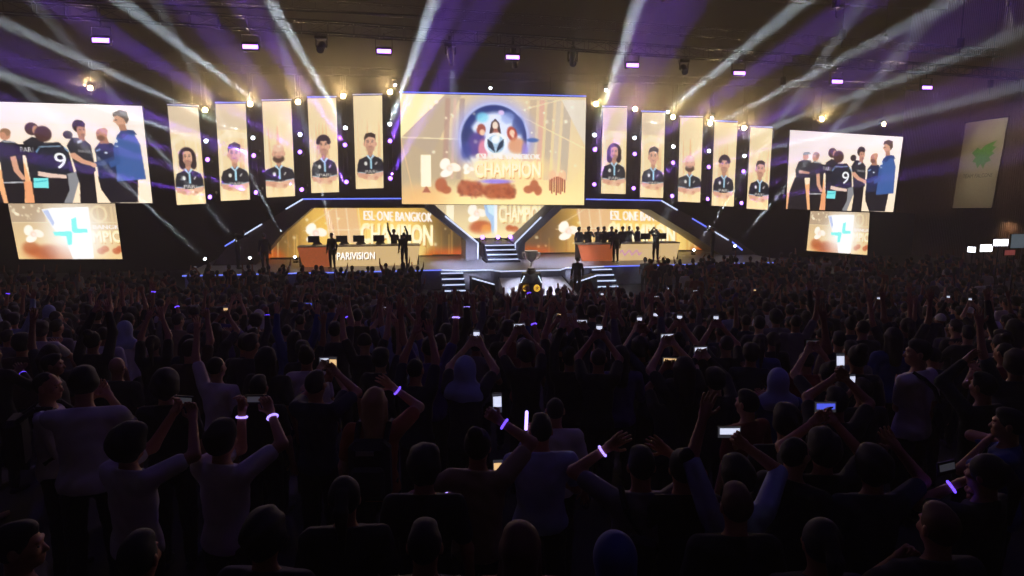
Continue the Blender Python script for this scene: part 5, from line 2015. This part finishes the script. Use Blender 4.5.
def NP(key, head, label, shirt='black', hair='short', hairc='black', rz=0.0, Y=None, lw='down', rw='down', skin=0, trousers=0, bands=(), fine=0.75, group=None, garment=None, **kw):
    p, s = stand(head[0], head[1], Y)
    p = p - Vector((-math.sin(rz), math.cos(rz), 0)) * kw.get('lean', 0) * s

    def tgt(w):
        if isinstance(w, str):
            return w
        q = (at(w[0], w[1], p.y + w[2]) - p) / s
        c, n = math.cos(-rz), math.sin(-rz)
        return (c * q.x - n * q.y, n * q.x + c * q.y, q.z)
    kw = dict(kw, lw=tgt(lw), rw=tgt(rw), hair=hair, fine=fine)
    hm = CLOTH[hairc] if hairc in CLOTH and hair in ('cap', 'scarf', 'hood') else HAIRC.get(hairc, HAIRC['black'])
    t, fig = put_person('near_' + key, kw, p, rz, s, label, group, SKINS[skin], CLOTH[shirt], TROUS[trousers], hm, bands)
    PLACED.append((p.x, p.y, 0.40))
    return t, fig


def hand_point(t, fig, s, along=0.10, palm=0.02):
    a = fig.arms[s]
    return world_of(t, a['wr'] + a['d'] * along + a['pal'] * palm)


def PH(px, py, Y, land, scr, label, yaw=0.0, tilt=-0.15, size=1.0):
    return phone(at(px, py, Y), yaw, tilt, land, PSCREEN[scr], label, 'smartphones held up in the crowd', size)


L_, R_ = -1, 1
# --- the nearest people, each from the photograph
t, f = NP('profile', (48, 388), 'person in white shirt with dark backpack, seen from the side, phone held low', 'white', 'crop', 'black', -1.2, 5.5, (70, 468, 0.12), (86, 474, -0.1),
          sleeve='half', hand='grip', face=True, hyaw=-0.25, rh=(0.2, -0.3, -1), lh=(-0.2, -0.3, -1))
PROFILE = t
b = thing('backpack', 'dark backpack on the back of the person in white shirt seen from the side', 'bag', world_of(t, (0, -0.19, 1.0)), -1.2)
MB().box((0, -0.06, 0.19), (0.29, 0.14, 0.42), bev=0.045).build('bag_body', CLOTH['black'], b)
MB().box((0, -0.15, 0.12), (0.22, 0.06, 0.2), bev=0.025).build('pocket', CLOTH['charcoal'], b)
for s in (-1, 1):
    MB().tube([(s * 0.11, -0.02, 0.38), (s * 0.115, 0.12, 0.475), (s * 0.12, 0.24, 0.46), (s * 0.125, 0.345, 0.36), (s * 0.13, 0.33, 0.15), (s * 0.15, 0.15, 0.02)], 0.022, 6).build('strap', CLOTH['black'], b)
PH(77, 452, 5.62, False, 3, 'dim phone held low by the side-faced person in white', -0.7, -0.5)
NP('behindprofile', (53, 366), 'dark-haired person with lit forehead just behind the side-faced person in white', 'black', 'short', 'black', -1.0, 6.9, face=True, hyaw=-0.2)
NP('bigwhite', (84, 386), 'broad person in white long-sleeved shirt seen from behind, beside the side-faced person', 'white', 'fluffy', 'black', 0.25, 5.2, 'phone', 'phone', sleeve='long', wide=1.2, hyaw=0.3, hpitch=-0.25, lean=0.06)
NP('bald', (118, 376), 'bald person with reddish lit scalp behind the broad white shirt', 'charcoal', 'bald', skin=0, Y=7.0)
NP('darkcurl', (166, 388), 'person with large dark curly hair and black top behind the white tees', 'black', 'big', 'black', 0.1)
t, f = NP('bigwhitetee', (129, 447), 'person with big dark hair and white tee filming with both arms raised to the right', 'white', 'big', 'black', -0.35, None, (173, 414, 0.30), (193, 420, 0.22), hand='grip', lh=(-0.2, 0.3, -1), rh=(0.9, 0, -0.5))
PH(184, 401, 4.9, True, 3, 'dim phone held up by the person with big dark hair', -0.2)
t, f = NP('bandwhite', (222, 442), 'person in white tee with two glowing wristbands raising a phone', 'white', 'fluffy', 'brown', -0.3, None, (242, 412, 0.30), (271, 413, 0.24), hand='grip', rh=(1, 0, -0.35), lh=(0.3, 0.4, -1),
          bands=((L_, BANDW), (R_, BANDW)))
PH(256, 400, 4.86, True, 3, 'dim phone held up by the person with two glowing wristbands')
NP('behindband', (259, 389), 'dark-haired person in black behind the person with two glowing wristbands', 'black', 'short', 'black', Y=5.9)
t, f = NP('fairlong', (375, 404), 'person with long fair hair, orange top and black backpack, one hand lifted', 'orange', 'long', 'fair', 0.0, None, 'down', (394, 388, 0.22), bands=((R_, BAND),), skin=2)
b = thing('backpack', 'black backpack with pale mark worn by the person with long fair hair', 'bag', world_of(t, (0, -0.17, 0.95)), 0)
MB().box((0, -0.07, 0.22), (0.31, 0.17, 0.46), bev=0.05).build('bag_body', CLOTH['black'], b)
MB().box((0, -0.17, 0.16), (0.24, 0.06, 0.24), bev=0.025).build('pocket', CLOTH['charcoal'], b)
MB().box((-0.02, -0.158, 0.38), (0.13, 0.006, 0.035)).build('lettering', mat('grey_print', '8c8c90', 0.6), b)
for s in (-1, 1):
    MB().tube([(s * 0.11, -0.02, 0.42), (s * 0.115, 0.10, 0.515), (s * 0.12, 0.22, 0.50), (s * 0.125, 0.325, 0.40), (s * 0.13, 0.31, 0.18), (s * 0.15, 0.13, 0.03)], 0.022, 6).build('strap', CLOTH['black'], b)
t, f = NP('phone315', (316, 386), 'dark-haired person in navy tee holding up the brightest warm phone', 'navy', 'short', 'brown', -0.2, None, (324, 380, 0.30), (338, 374, 0.30), hand='grip', rh=(0.9, 0, -0.5))
PH(333, 365, 6.2, False, 1, 'bright warm phone screen held above the dark-haired person in navy')
t, f = NP('bun', (478, 448), 'person with bun and beige tee stretching one arm up with a phone', 'beige', 'bun', 'brown', -0.15, None, (452, 496, 0.05), (500, 421, 0.15), bands=((L_, BANDW), (R_, BAND)), rhand='grip', rh=(0.9, 0.1, -0.2))
PH(497, 403, 4.62, False, 0, 'white glowing phone held high by the person with bun', 0.2, -0.1, 0.9)
t, f = NP('paleblue', (541, 432), 'broad person in pale blue tee seen from behind, beside person with bun', 'pale blue', 'short', 'black', 0.05, 4.7, (505, 483, 0.12), 'fold', wide=1.13, lhand='grip', lh=(-0.5, -0.5, -0.7))
PH(498, 470, 4.85, False, 1, 'phone showing a pale picture beside the pale blue tee', 0.1, -0.3)
t, f = NP('pinkwhite', (555, 412), 'person in whitish tee half hidden behind the pale blue tee, holding a light stick', 'white', 'crop', 'brown', 0.0, 5.35, (527, 437, 0.25), 'down', lhand='grip', lh=(-0.5, 0.1, -0.8))
p = at(526, 421, 5.62)
g = thing('light_stick', 'violet-white glowing light stick held upright above the pale blue tee', 'light stick', p, 0.0)
MB().lathe((0, 0, -0.08), (0.04, 0, 1), [(0, 0.008), (0.005, 0.014), (0.16, 0.014), (0.17, 0.006)], 12).build('tube', mat('violet_light_stick', 'b49cff', 0.4, emit='a890ff', strength=3.0), g)
MB().lathe((-0.006, 0, -0.16), (0.04, 0, 1), [(0, 0.013), (0.08, 0.015)], 12).build('grip', BLACK, g)
t, f = NP('bagtee', (641, 468), 'person in pale tee with black shoulder bag and both arms lifted', 'grey', 'short', 'black', 0.0, None, (607, 448, 0.15), (668, 452, 0.15), bands=((L_, BANDW),), rh=(0.9, 0, -0.6), lh=(-0.9, 0, -0.6))
b = thing('shoulder_bag', 'black shoulder bag across the back of the pale tee with lifted arms', 'bag', world_of(t, (-0.05, -0.17, 0.98)), 0)
MB().box((0, -0.03, 0.14), (0.2, 0.09, 0.3), rot=Matrix.Rotation(0.25, 3, 'Y'), bev=0.03).build('bag_body', CLOTH['black'], b)
MB().tube([(0.03, -0.01, 0.28), (-0.06, 0.02, 0.42), (-0.07, 0.15, 0.505)], 0.02, 6).build('strap', CLOTH['black'], b)
NP('bluehood', (614, 560), 'person in bright blue hooded top at the bottom edge', 'blue', 'hood', 'blue', 0.1, None, 'fold', 'down')
t, f = NP('armup', (737, 480), 'dark-haired person in pale long sleeves, one arm straight up, filming', 'pale blue', 'fluffy', 'black', 0.1, None, (703, 418, 0.12), (746, 446, 0.22), sleeve='half', lh=(-0.9, 0, -0.2), rh=(0.9, 0, -0.5), rhand='grip')
PH(729, 432, 4.3, True, 0, 'bright wide phone before the person with one arm straight up', 0.0, -0.1)
NP('reddish', (736, 508), 'person with reddish short hair and dark top below the filming person', 'black', 'short', 'reddish', 0.0)
NP('redtee', (747, 405), 'person in red tee with dark hair behind the raised arm', 'red', 'short', 'black', 0.5, 5.4, face=True, skin=2)
t, f = NP('scarf', (778, 382), 'person wearing a pale headscarf and blue top lit violet', 'blue', 'scarf', 'pale blue', 0.0, 6.1, 'clap', 'clap', bands=((L_, BAND), (R_, BAND)))
NP('blackhead', (786, 424), 'dark-haired person in black in front of the pale headscarf', 'black', 'fluffy', 'black', 0.0)
t, f = NP('phone838', (836, 404), 'person in black with both arms high, filming upright', 'black', 'short', 'black', 0.0, None, (833, 379, 0.25), (846, 379, 0.25), hand='grip', lh=(-0.9, 0, -0.5), rh=(0.9, 0, -0.5))
PH(840, 362, 5.75, False, 0, 'white glowing upright phone held high over dark heads')
t, f = NP('phone852', (862, 400), 'person in charcoal tee lifting a small glowing phone', 'charcoal', 'short', 'brown', 0.1, 5.9, (851, 392, 0.28), 'down', lhand='grip')
PH(852, 381, 6.2, False, 0, 'small white glowing phone right of the taller one', 0.2, -0.1, 0.85)
t, f = NP('phone825', (823, 452), 'person in black holding a wide bluish phone with both hands', 'black', 'curly', 'black', 0.0, None, (811, 424, 0.3), (836, 424, 0.3), hand='grip', lh=(-0.9, 0, -0.5), rh=(0.9, 0, -0.5))
PH(825, 407, 4.66, True, 2, 'wide bluish phone held with both hands over dark hair', 0.0, -0.1)
NP('sideface', (795, 457), 'person seen from the side with lit cheek, left of the wide bluish phone', 'black', 'crop', 'black', -0.9, 4.1, face=True, skin=2)
t, f = NP('rightwhite', (918, 354), 'broad person in white tee with dark sling strap, head turned sideways', 'white', 'short', 'black', 0.55, 6.5, (899, 388, 0.2), 'down', wide=1.12, bands=((L_, BANDW),), hyaw=0.6, face=True, lh=(-0.6, -0.3, -0.8))
b = thing('sling_bag', 'dark sling bag and strap on the broad white tee by the right wall side', 'bag', world_of(t, (0.09, -0.16, 1.0)), 0.55)
MB().box((0.04, -0.03, 0.1), (0.2, 0.08, 0.26), rot=Matrix.Rotation(-0.5, 3, 'Y'), bev=0.03).build('bag_body', CLOTH['black'], b)
MB().tube([(0.0, -0.02, 0.2), (-0.1, -0.005, 0.36), (-0.2, 0.05, 0.46), (-0.22, 0.14, 0.50)], 0.022, 6).build('strap', CLOTH['black'], b)
NP('olive', (983, 388), 'person in dark green long sleeves lifting one arm, near the right edge', 'dark green', 'short', 'black', 0.3, None, (964, 362, 0.15), 'down', sleeve='long', lh=(-0.6, 0, -0.6))
t, f = NP('bluedress', (1008, 426), 'person in blue top with side face and lifted hands at the right edge', 'blue', 'short', 'black', 0.9, 4.75, (984, 444, 0.05), (1000, 440, 0.15), hand='grip', face=True)
t, f = NP('phone945', (985, 476), 'person in black holding a dim wide phone, one glowing wristband', 'black', 'tail', 'black', 0.5, None, (957, 484, 0.1), (973, 492, 0.2), hand='grip', bands=((L_, BAND),))
PH(946, 468, 4.25, True, 3, 'dim wide phone held low near the right edge', 0.4, -0.2, 1.1)
NP('fist', (938, 530), 'person with reddish hair raising a fist, bottom right corner', 'charcoal', 'short', 'reddish', 0.1, None, (897, 558, 0.12), 'fold', lhand='fist', sleeve='tee', lh=(-0.7, 0, -0.7))
NP('cornerface', (20, 549), 'person with dark hair and lit side face in the bottom left corner', 'black', 'short', 'black', -1.2, None, face=True)
NP('redhair', (520, 548), 'person with long reddish hair at the bottom edge below the pale blue tee', 'red', 'long', 'reddish', 0.0)
NP('darkmid', (424, 470), 'dark-haired person in black at the dim centre, left of the person with bun', 'black', 'curly', 'black', 0.0)
NP('darkmid2', (345, 500), 'person in black with tied hair in the dim lower middle', 'black', 'tail', 'black', 0.1)
NP('darkmid3', (265, 540), 'person in charcoal with curly hair at the dim lower left', 'charcoal', 'curly', 'black', -0.1)
NP('darkmid4', (683, 470), 'person in black with bun between the shoulder bag and the filming person', 'black', 'bun', 'black', 0.0)
NP('darkmid5', (873, 470), 'person in navy with curly hair in the dim right part', 'navy', 'curly', 'black', 0.0, None, 'down', (897, 448, 0.2))
NP('darkmid6', (425, 548), 'person in black with short hair at the bottom edge, left of centre', 'black', 'short', 'black', 0.0)
NP('darkmid7', (820, 545), 'person in dark blue top with tied hair at the bottom edge, right of centre', 'navy', 'tail', 'black', 0.0)
NP('darkmid8', (140, 560), 'person in black with short hair at the bottom edge, left part', 'black', 'short', 'black', 0.0)

# --- people farther off: body from a pose, hair from a style, both shared
POSES = {
    'down': (dict(), 'arms down'), 'clap': (dict(lw='clap', rw='clap'), 'clapping hands'), 'low phone': (dict(lw='phone', rw='down', lhand='grip'), 'looking down'),
    'phone': (dict(lw='phoneup', rw='phoneup', hand='grip'), 'holding up phone'), 'right': (dict(rw='up'), 'right arm raised'), 'left': (dict(lw='up'), 'left arm raised'),
    'both': (dict(lw='up', rw='up'), 'both arms raised'), 'high': (dict(lw='high', rw='high'), 'hands overhead'), 'fold': (dict(lw='fold', rw='fold'), 'arms folded'), 'fist': (dict(rw='upin', rhand='fist'), 'fist raised'),
}
HAIRW = {'short': 'short {} hair', 'crop': 'cropped {} hair', 'fluffy': 'fluffy {} hair', 'curly': 'curly {} hair', 'long': 'long {} hair', 'bun': '{} hair bun', 'tail': '{} ponytail', 'cap': '{} cap', 'scarf': '{} headscarf'}
HCACHE = {}


def crowd_person(p, rz, s, pose, hair, hairc, shirt, skin, garment, label, group, band=None, name='person'):
    kw = dict(POSES[pose][0], hair='bald', fine=1.0, sleeve='tee' if garment in ('tee',) else 'long', wide=0.95 if garment == 'tee' else 1.03)
    key = f'{pose}_{garment}'.replace(' ', '_')
    t, fig = put_person(key, kw, p, rz, s, label, group, SKINS[skin], CLOTH[shirt], TROUS[0], HAIRC['black'], [(R_, band)] if band else (), name)
    if hair != 'bald':
        if hair not in HCACHE:
            fg = Figure('hair_' + hair, hair=hair)
            HCACHE[hair] = (to_mesh('hair_' + hair, [fg.hair(1.0) + (0,)], [SHOE]), fg.hair_name())
        me, nm = HCACHE[hair]
        o = bpy.data.objects.new(nm, me)
        COL.objects.link(o)
        o.parent = t
        o.material_slots[0].link = 'OBJECT'
        o.material_slots[0].material = CLOTH[hairc] if hairc in CLOTH and hair in ('cap', 'scarf') else HAIRC.get(hairc, HAIRC['black'])
    return t, fig


ZONES = [(95, 'left emblem screen'), (165, 'left relay screen'), (232, 'long-haired left portrait'), (300, 'bald left portrait'), (360, 'curly-haired left portrait'), (430, 'left player desk'), (490, 'centre stairs'),
         (560, 'the trophy'), (640, 'right player desk'), (700, 'bald right portrait'), (780, 'outermost right portrait'), (850, 'right relay screen'), (930, 'right wall corner'), (2000, 'green falcon banner')]
USED = set()
rnd = random.Random(77)
SHIRTS = ['black'] * 6 + ['navy'] * 3 + ['charcoal'] * 4 + ['maroon', 'dark green', 'grey', 'grey', 'white', 'white', 'pale blue', 'red', 'brown', 'beige', 'purple', 'blue']
POSEW = ['down'] * 6 + ['clap'] * 3 + ['low phone'] * 2 + ['right'] * 2 + ['left'] * 2 + ['both'] * 3 + ['high'] + ['fold'] * 2 + ['fist'] * 2
HAIRS = ['short'] * 6 + ['crop'] * 3 + ['fluffy'] * 3 + ['curly'] * 2 + ['long'] * 4 + ['bun'] * 2 + ['tail'] * 2 + ['cap'] * 2 + ['scarf']


def attributes(px, Y, pose=None, shirt=None, hair=None):
    zone = next(n for x, n in ZONES if px < x)
    row = 'close rows' if Y < 8.5 else 'middle rows' if Y < 13 else 'far rows'
    for _ in range(400):
        ps, sh, hr = pose or rnd.choice(POSEW), shirt or rnd.choice(SHIRTS), hair or rnd.choice(HAIRS)
        hc = rnd.choice(('black', 'black', 'brown')) if hr not in ('cap', 'scarf') else rnd.choice(('white', 'black', 'grey', 'navy') if hr == 'cap' else ('white', 'beige', 'black', 'pale blue'))
        gm = 'tee' if ps in ('both', 'right', 'left', 'phone', 'fist', 'high') and rnd.random() < 0.7 or rnd.random() < 0.6 else 'shirt'
        lab = f"person in { {'pale blue': 'ice-blue', 'dark green': 'green'}.get(sh, sh)} {gm}, {HAIRW[hr].format(hc)}, {POSES[ps][1]}, {row} below {zone}"
        if lab not in USED:
            break
    USED.add(lab)
    return ps, sh, hr, hc, gm, lab


def free(x, y, r=0.45):
    return all((x - a) ** 2 + (y - b_) ** 2 > max(r, q) ** 2 for a, b_, q in PLACED)


def put_mid(px, py, pose=None, shirt=None, hair=None, hz=1.60, band=None, Y=None):
    p, s = stand(px, py, Y, hz, 0.9, 1.1)
    ps, sh, hr, hc, gm, lab = attributes(px, p.y, pose, shirt, hair)
    t, fig = crowd_person(p, rnd.uniform(-0.25, 0.25), s, ps, hr, hc, sh, rnd.choice((0, 0, 1, 2)), gm, lab, 'standing spectators', band)
    PLACED.append((p.x, p.y, 0.40))
    return t, fig, lab


# pale or notable spectators of the middle rows
for px, py, pose, sh, hr in ((57, 328, 'down', 'grey', 'short'), (104, 336, 'down', 'white', 'crop'), (22, 345, 'clap', 'maroon', 'fluffy'), (195, 312, 'down', 'grey', 'short'), (258, 300, 'down', 'charcoal', 'crop'),
                             (285, 304, 'clap', 'grey', 'cap'), (440, 345, 'left', 'purple', 'short'), (640, 350, 'both', 'grey', 'curly'), (780, 312, 'down', 'white', 'short'), (760, 345, 'fold', 'blue', 'tail'),
                             (655, 352, 'phone', 'navy', 'short'), (858, 318, 'right', 'black', 'short'), (968, 335, 'clap', 'charcoal', 'short'), (1000, 345, 'down', 'black', 'bun'), (125, 330, 'clap', 'white', 'scarf'),
                             (892, 330, 'both', 'black', 'crop'), (245, 345, 'down', 'black', 'short'), (420, 330, 'both', 'navy', 'short'), (560, 345, 'high', 'black', 'fluffy'), (700, 335, 'down', 'charcoal', 'long')):
    put_mid(px, py, pose, sh, hr)
# phones that glow in the crowd
PHL = {}
for i, (px, py, land, scr) in enumerate(((465, 349, False, 0), (320, 378, True, 0), (526, 336, True, 0), (558, 323, True, 1), (586, 331, True, 0), (651, 330, False, 0), (661, 325, False, 0), (679, 328, False, 0), (672, 293, False, 0),
                                         (604, 300, False, 0), (599, 341, False, 0), (716, 362, True, 0), (684, 349, True, 0), (671, 381, True, 1), (727, 329, False, 0), (680, 266, True, 0), (660, 302, True, 0), (798, 266, True, 2),
                                         (386, 315, True, 0), (402, 313, True, 3), (192, 269, True, 0), (960, 303, False, 0), (890, 305, False, 0), (984, 306, False, 0), (702, 295, True, 0), (760, 295, False, 1), (300, 310, True, 2),
                                         (215, 318, False, 1), (552, 302, True, 3), (830, 355, True, 3))):
    Y = solve_head(px, py, 1.80)
    zone = next(n for x, n in ZONES if px < x)
    t, fig, lab = put_mid(px, py, 'phone', rnd.choice(('black', 'navy', 'charcoal', 'black')), None, 1.80 if Y < 30 else 1.7, None, max(6.3, Y))
    q = (fig.arms[L_]['wr'] + fig.arms[R_]['wr']) / 2 + np.array([0, 0.06, 0.085])
    w = world_of(t, q)
    words_ = ['cold white', 'warm', 'blue', 'dim'][scr]
    n_ = f"{words_} {'wide' if land else 'upright'} phone screen held up below {zone}, " + ('close rows' if Y < 8.5 else 'middle rows' if Y < 13 else 'far rows')
    PHL.setdefault(n_, []).append((w.x / w.y, phone(w, t.rotation_euler[2], -0.1, land, PSCREEN[scr], n_, 'smartphones held up in the crowd', 0.95)))
for n_, l in PHL.items():
    l.sort(key=lambda q: q[0])
    if len(l) > 1:
        for k, (_, o) in enumerate(l):
            o['label'] = n_ + (', left one' if k == 0 else ', right one' if k == len(l) - 1 else ', middle one')
# everyone else, row by row from the near rows
ROWS = []
k = 0
BANDS_AT = 0
while True:
    Y0 = 6.6 + k * STEP
    k += 1
    if Y0 > 35:
        break
    half = 0.76 * Y0 + 1.5
    gap = 0.66 if Y0 < 14 else 0.72
    x = -half + rnd.uniform(0, gap)
    while x < half:
        xx, yy = x + rnd.uniform(-0.13, 0.13), Y0 + rnd.uniform(-0.2, 0.2)
        x += gap * rnd.uniform(0.9, 1.25)
        l = loc((xx, yy, 0))
        if l.y > -7.9 or abs(l.x) > 28:
            continue
        px = to_px((xx, yy, 1.6))[0]
        if (l.y > -16.6 and -4.6 < l.x < 5.6) or rnd.random() < 0.05:
            continue
        if not free(xx, yy):
            continue
        ROWS.append((yy, xx))
ROWS.sort()
MAXP = 272
rest = []
for yy, xx in ROWS:
    hz_ = 1.6
    q = Vector((xx, yy, step_z(yy) if yy < 24.3 else 0.0))
    px, py = to_px(q + Vector((0, 0, 1.6)))
    if NPEOPLE < MAXP and -15 < px < 1040:
        ps, sh, hr, hc, gm, lab = attributes(px, yy)
        bd = (BAND if rnd.random() < 0.6 else BANDW) if rnd.random() < 0.14 else None
        crowd_person(q, rnd.uniform(-0.3, 0.3), rnd.uniform(0.93, 1.06), ps, hr, hc, sh, rnd.choice((0, 0, 1, 2)), gm, lab, 'standing spectators', bd)
        PLACED.append((xx, yy, 0.36))
    elif -170 < px < 1200:
        rest.append((xx, yy, q.z))

# the rest of the crowd, too many to tell apart
VAR = []
for key, kw in (('a', {}), ('b', dict(rw='up')), ('c', dict(lw='up', rw='up')), ('d', dict(lw='clap', rw='clap')), ('e', dict(lw='phoneup', rw='phoneup')), ('f', dict(lw='fold', rw='fold')), ('g', dict(lw='up')), ('h', {})):
    fg = Figure('far_' + key, fine=2.0, hair=('short', 'long', 'fluffy', 'short', 'crop', 'tail', 'cap', 'curly')[ord(key) - 97], **kw)
    vs, fs, cs, off = [], [], [], 0
    for pn, parts in fg.build(simple=True).items():
        for v, q, m in parts:
            vs.append(v)
            fs.append(q + off)
            off += len(v)
            cs.append(np.full(len(v), {'body': 0, 'shirt': 1, 'trousers': 2}.get(pn, 3)))
    VAR.append((np.concatenate(vs), np.concatenate(fs), np.concatenate(cs)))
AV, AF, AC = [], [], []
off = 0
SK = [lin(hx(c)) for c in ('a9745a', '865640', 'c39478')]
SHL = [lin(hx({'black': '131316', 'navy': '1b2136', 'charcoal': '29292d', 'maroon': '3a171b', 'grey': '66646a', 'white': 'cfcbd0', 'red': '7a221a', 'brown': '43301f', 'purple': '46307a', 'beige': '8c7b62'}[n])) for n in
       ['black'] * 5 + ['navy'] * 3 + ['charcoal'] * 4 + ['maroon', 'grey', 'grey', 'white', 'red', 'red', 'brown', 'purple', 'beige', 'white']]
VW = [0, 0, 0, 1, 2, 3, 3, 4, 5, 6, 7, 7, 7]
for x, y, z in rest:
    v, f, c = VAR[rnd.choice(VW)]
    a = rnd.uniform(-0.3, 0.3)
    s = rnd.uniform(0.92, 1.06)
    M = np.array([[math.cos(a), -math.sin(a), 0], [math.sin(a), math.cos(a), 0], [0, 0, 1]]) * s
    AV.append((v @ M.T + (x, y, z)).astype(np.float32))
    AF.append(f + off)
    off += len(v)
    pal = np.array([rnd.choice(SK), rnd.choice(SHL), (0.006, 0.006, 0.007), (0.006, 0.005, 0.005)])
    AC.append(pal[c])
V, Fq, Cc = np.concatenate(AV), np.concatenate(AF), np.concatenate(AC)
cm = mat('far_crowd_clothes', '808080', 0.8)
nt = cm.node_tree
an = nt.nodes.new('ShaderNodeAttribute')
an.attribute_name = 'cloth_colour'
nt.links.new(an.outputs['Color'], nt.nodes['Principled BSDF'].inputs['Base Color'])
me = to_mesh('far_crowd', [(V, Fq, 0)], [cm])
ca = me.color_attributes.new('cloth_colour', 'FLOAT_COLOR', 'POINT')
rgba = np.ones((len(V), 4), np.float32)
rgba[:, :3] = Cc
ca.data.foreach_set('color', rgba.reshape(-1))
o = bpy.data.objects.new('crowd', me)
COL.objects.link(o)
tag(o, 'dense far crowd of standing spectators filling the floor up to the stage', 'crowd', None, 'stuff')

# ------------------------------------------------------------------ people on and before the stage
def stage_person(px, v, pose, shirt, label, face=0.0, hair='short', z=1.0, garment='shirt', s=1.03, skin=0, trousers=0, group='people on the stage'):
    u = sp(px, 240, v).x
    p = W(u, v, z + 0.02)
    return crowd_person(p, SA + face, s, pose, hair, 'black', shirt, skin, garment, label, group)


p = at(577, 295, 33.0)
p.z = 0
crowd_person(p, 0.2, 1.04, 'down', 'short', 'black', 'black', 0, 'shirt', 'man in dark suit standing before the side stairs, right of the trophy', 'people on the stage')
stage_person(331.5, -4.0, 'down', 'black', 'person in black standing at the orange end of the left desk', 2.6)
stage_person(394, -2.0, 'right', 'black', 'person in black behind the left desk end reaching sideways', 3.0, 'fluffy')
for i, (px, v, pose, sh, lab) in enumerate(((579, -1.9, 'down', 'navy', 'player at the orange end of the right desk'), (588.5, -1.7, 'clap', 'charcoal', 'second player behind the right desk'), (598, -1.9, 'clap', 'grey', 'player in grey behind the right desk'),
                                            (604, -1.6, 'clap', 'navy', 'player in navy next to the one in grey'), (611.5, -1.9, 'fold', 'black', 'player in black with folded arms behind the desk'), (622.5, -1.9, 'down', 'black', 'taller player near the middle of the right desk'),
                                            (629, -1.6, 'low phone', 'charcoal', 'player looking down behind the right desk'), (637.5, -1.8, 'down', 'navy', 'player in navy at the inner side of the cream panel'))):
    stage_person(px, v, pose, sh, lab, PI + rnd.uniform(-0.8, 0.8), rnd.choice(('short', 'crop', 'fluffy')))
stage_person(616, -4.0, 'down', 'black', 'person in black standing in front of the right desk', 0.2)


def video_camera(t, label):
    p = world_of(t, (0.16, 0.12, 1.58))
    c = thing('video_camera', label, 'camera', p, t.rotation_euler[2])
    MB().box((0, 0, 0), (0.13, 0.36, 0.17), bev=0.02).build('body', BLACK, c)
    MB().lathe((0, 0.18, 0), (0, 1, 0), [(0, 0.05), (0.12, 0.06), (0.2, 0.075), (0.22, 0.07)], 14).build('lens', BLACK, c, True)
    MB().box((0, -0.02, 0.13), (0.03, 0.2, 0.03), bev=0.008).build('handle', BLACK, c)
    MB().tube([(-0.07, 0.1, 0.04), (-0.14, -0.02, 0.05)], 0.03, 8).build('viewfinder', BLACK, c)


t, f = stage_person(656, -4.2, 'phone', 'black', 'camera operator in black before the right desk', 2.4)
video_camera(t, 'black video camera on the shoulder of the operator before the right desk')
t, f = stage_person(713, -3.6, 'phone', 'black', 'camera operator in black by the slanted light of the right portal', 1.2)
video_camera(t, 'black video camera by the slanted light of the right portal')
t, f = stage_person(237, -3.4, 'phone', 'black', 'camera operator in black by the slanted light of the left portal', -1.2)
video_camera(t, 'black video camera by the slanted light of the left portal')
stage_person(264, -3.8, 'down', 'charcoal', 'crew member in charcoal at the left end of the stage', 0.4)
stage_person(404, -4.4, 'fist', 'black', 'person in black on the stage edge below the last left monitor', 0.3)

# ------------------------------------------------------------------ audience wash lamps above the rear rows
for i, (x, y) in enumerate(((-9, 6.5), (-3, 5.5), (3.5, 5.5), (10, 6.5))):
    p = Vector((x, y, 13.0))
    t = thing('wash_light', 'violet wash lamp hanging over the rear rows, ' + ['far left', 'inner left', 'inner right', 'far right'][i], 'stage light', p, PI, 'violet audience lamps')
    MB().box((0, 0, 0.1), (0.56, 0.3, 0.2), bev=0.03).build('housing', BLACK, t)
    MB().box((0, 0, -0.015), (0.5, 0.24, 0.03)).build('lens', VIOLET_LENS, t)
    MB().tube([(0, 0, 0.2), (0, 0, 4.0)], 0.03, 6).build('hanger', BLACK, t)
    spot(t, p + Vector((0, 0, -0.1)), Vector((x * 0.9, y + 2.5, 2)), (0.22, 0.16, 1.0), AUD_W, 100, 0.9, 0.25)

# ------------------------------------------------------------------ world and output
w = bpy.data.worlds.new('dark_hall')
SC.world = w
w.use_nodes = True
w.node_tree.nodes['Background'].inputs['Color'].default_value = (0.01, 0.01, 0.016, 1)
w.node_tree.nodes['Background'].inputs['Strength'].default_value = 0.0
SC.view_settings.view_transform = 'Standard'
SC.view_settings.look = 'None'
SC.view_settings.exposure = 0.0
SC.view_settings.gamma = 1.0
SC.view_settings.use_curve_mapping = False
cy = SC.cycles
cy.use_denoising = True
cy.max_bounces = 4
cy.diffuse_bounces = 2
cy.glossy_bounces = 2
cy.volume_bounces = 0
cy.transparent_max_bounces = 4
cy.sample_clamp_indirect = 4.0
cy.caustics_reflective = False
cy.caustics_refractive = False
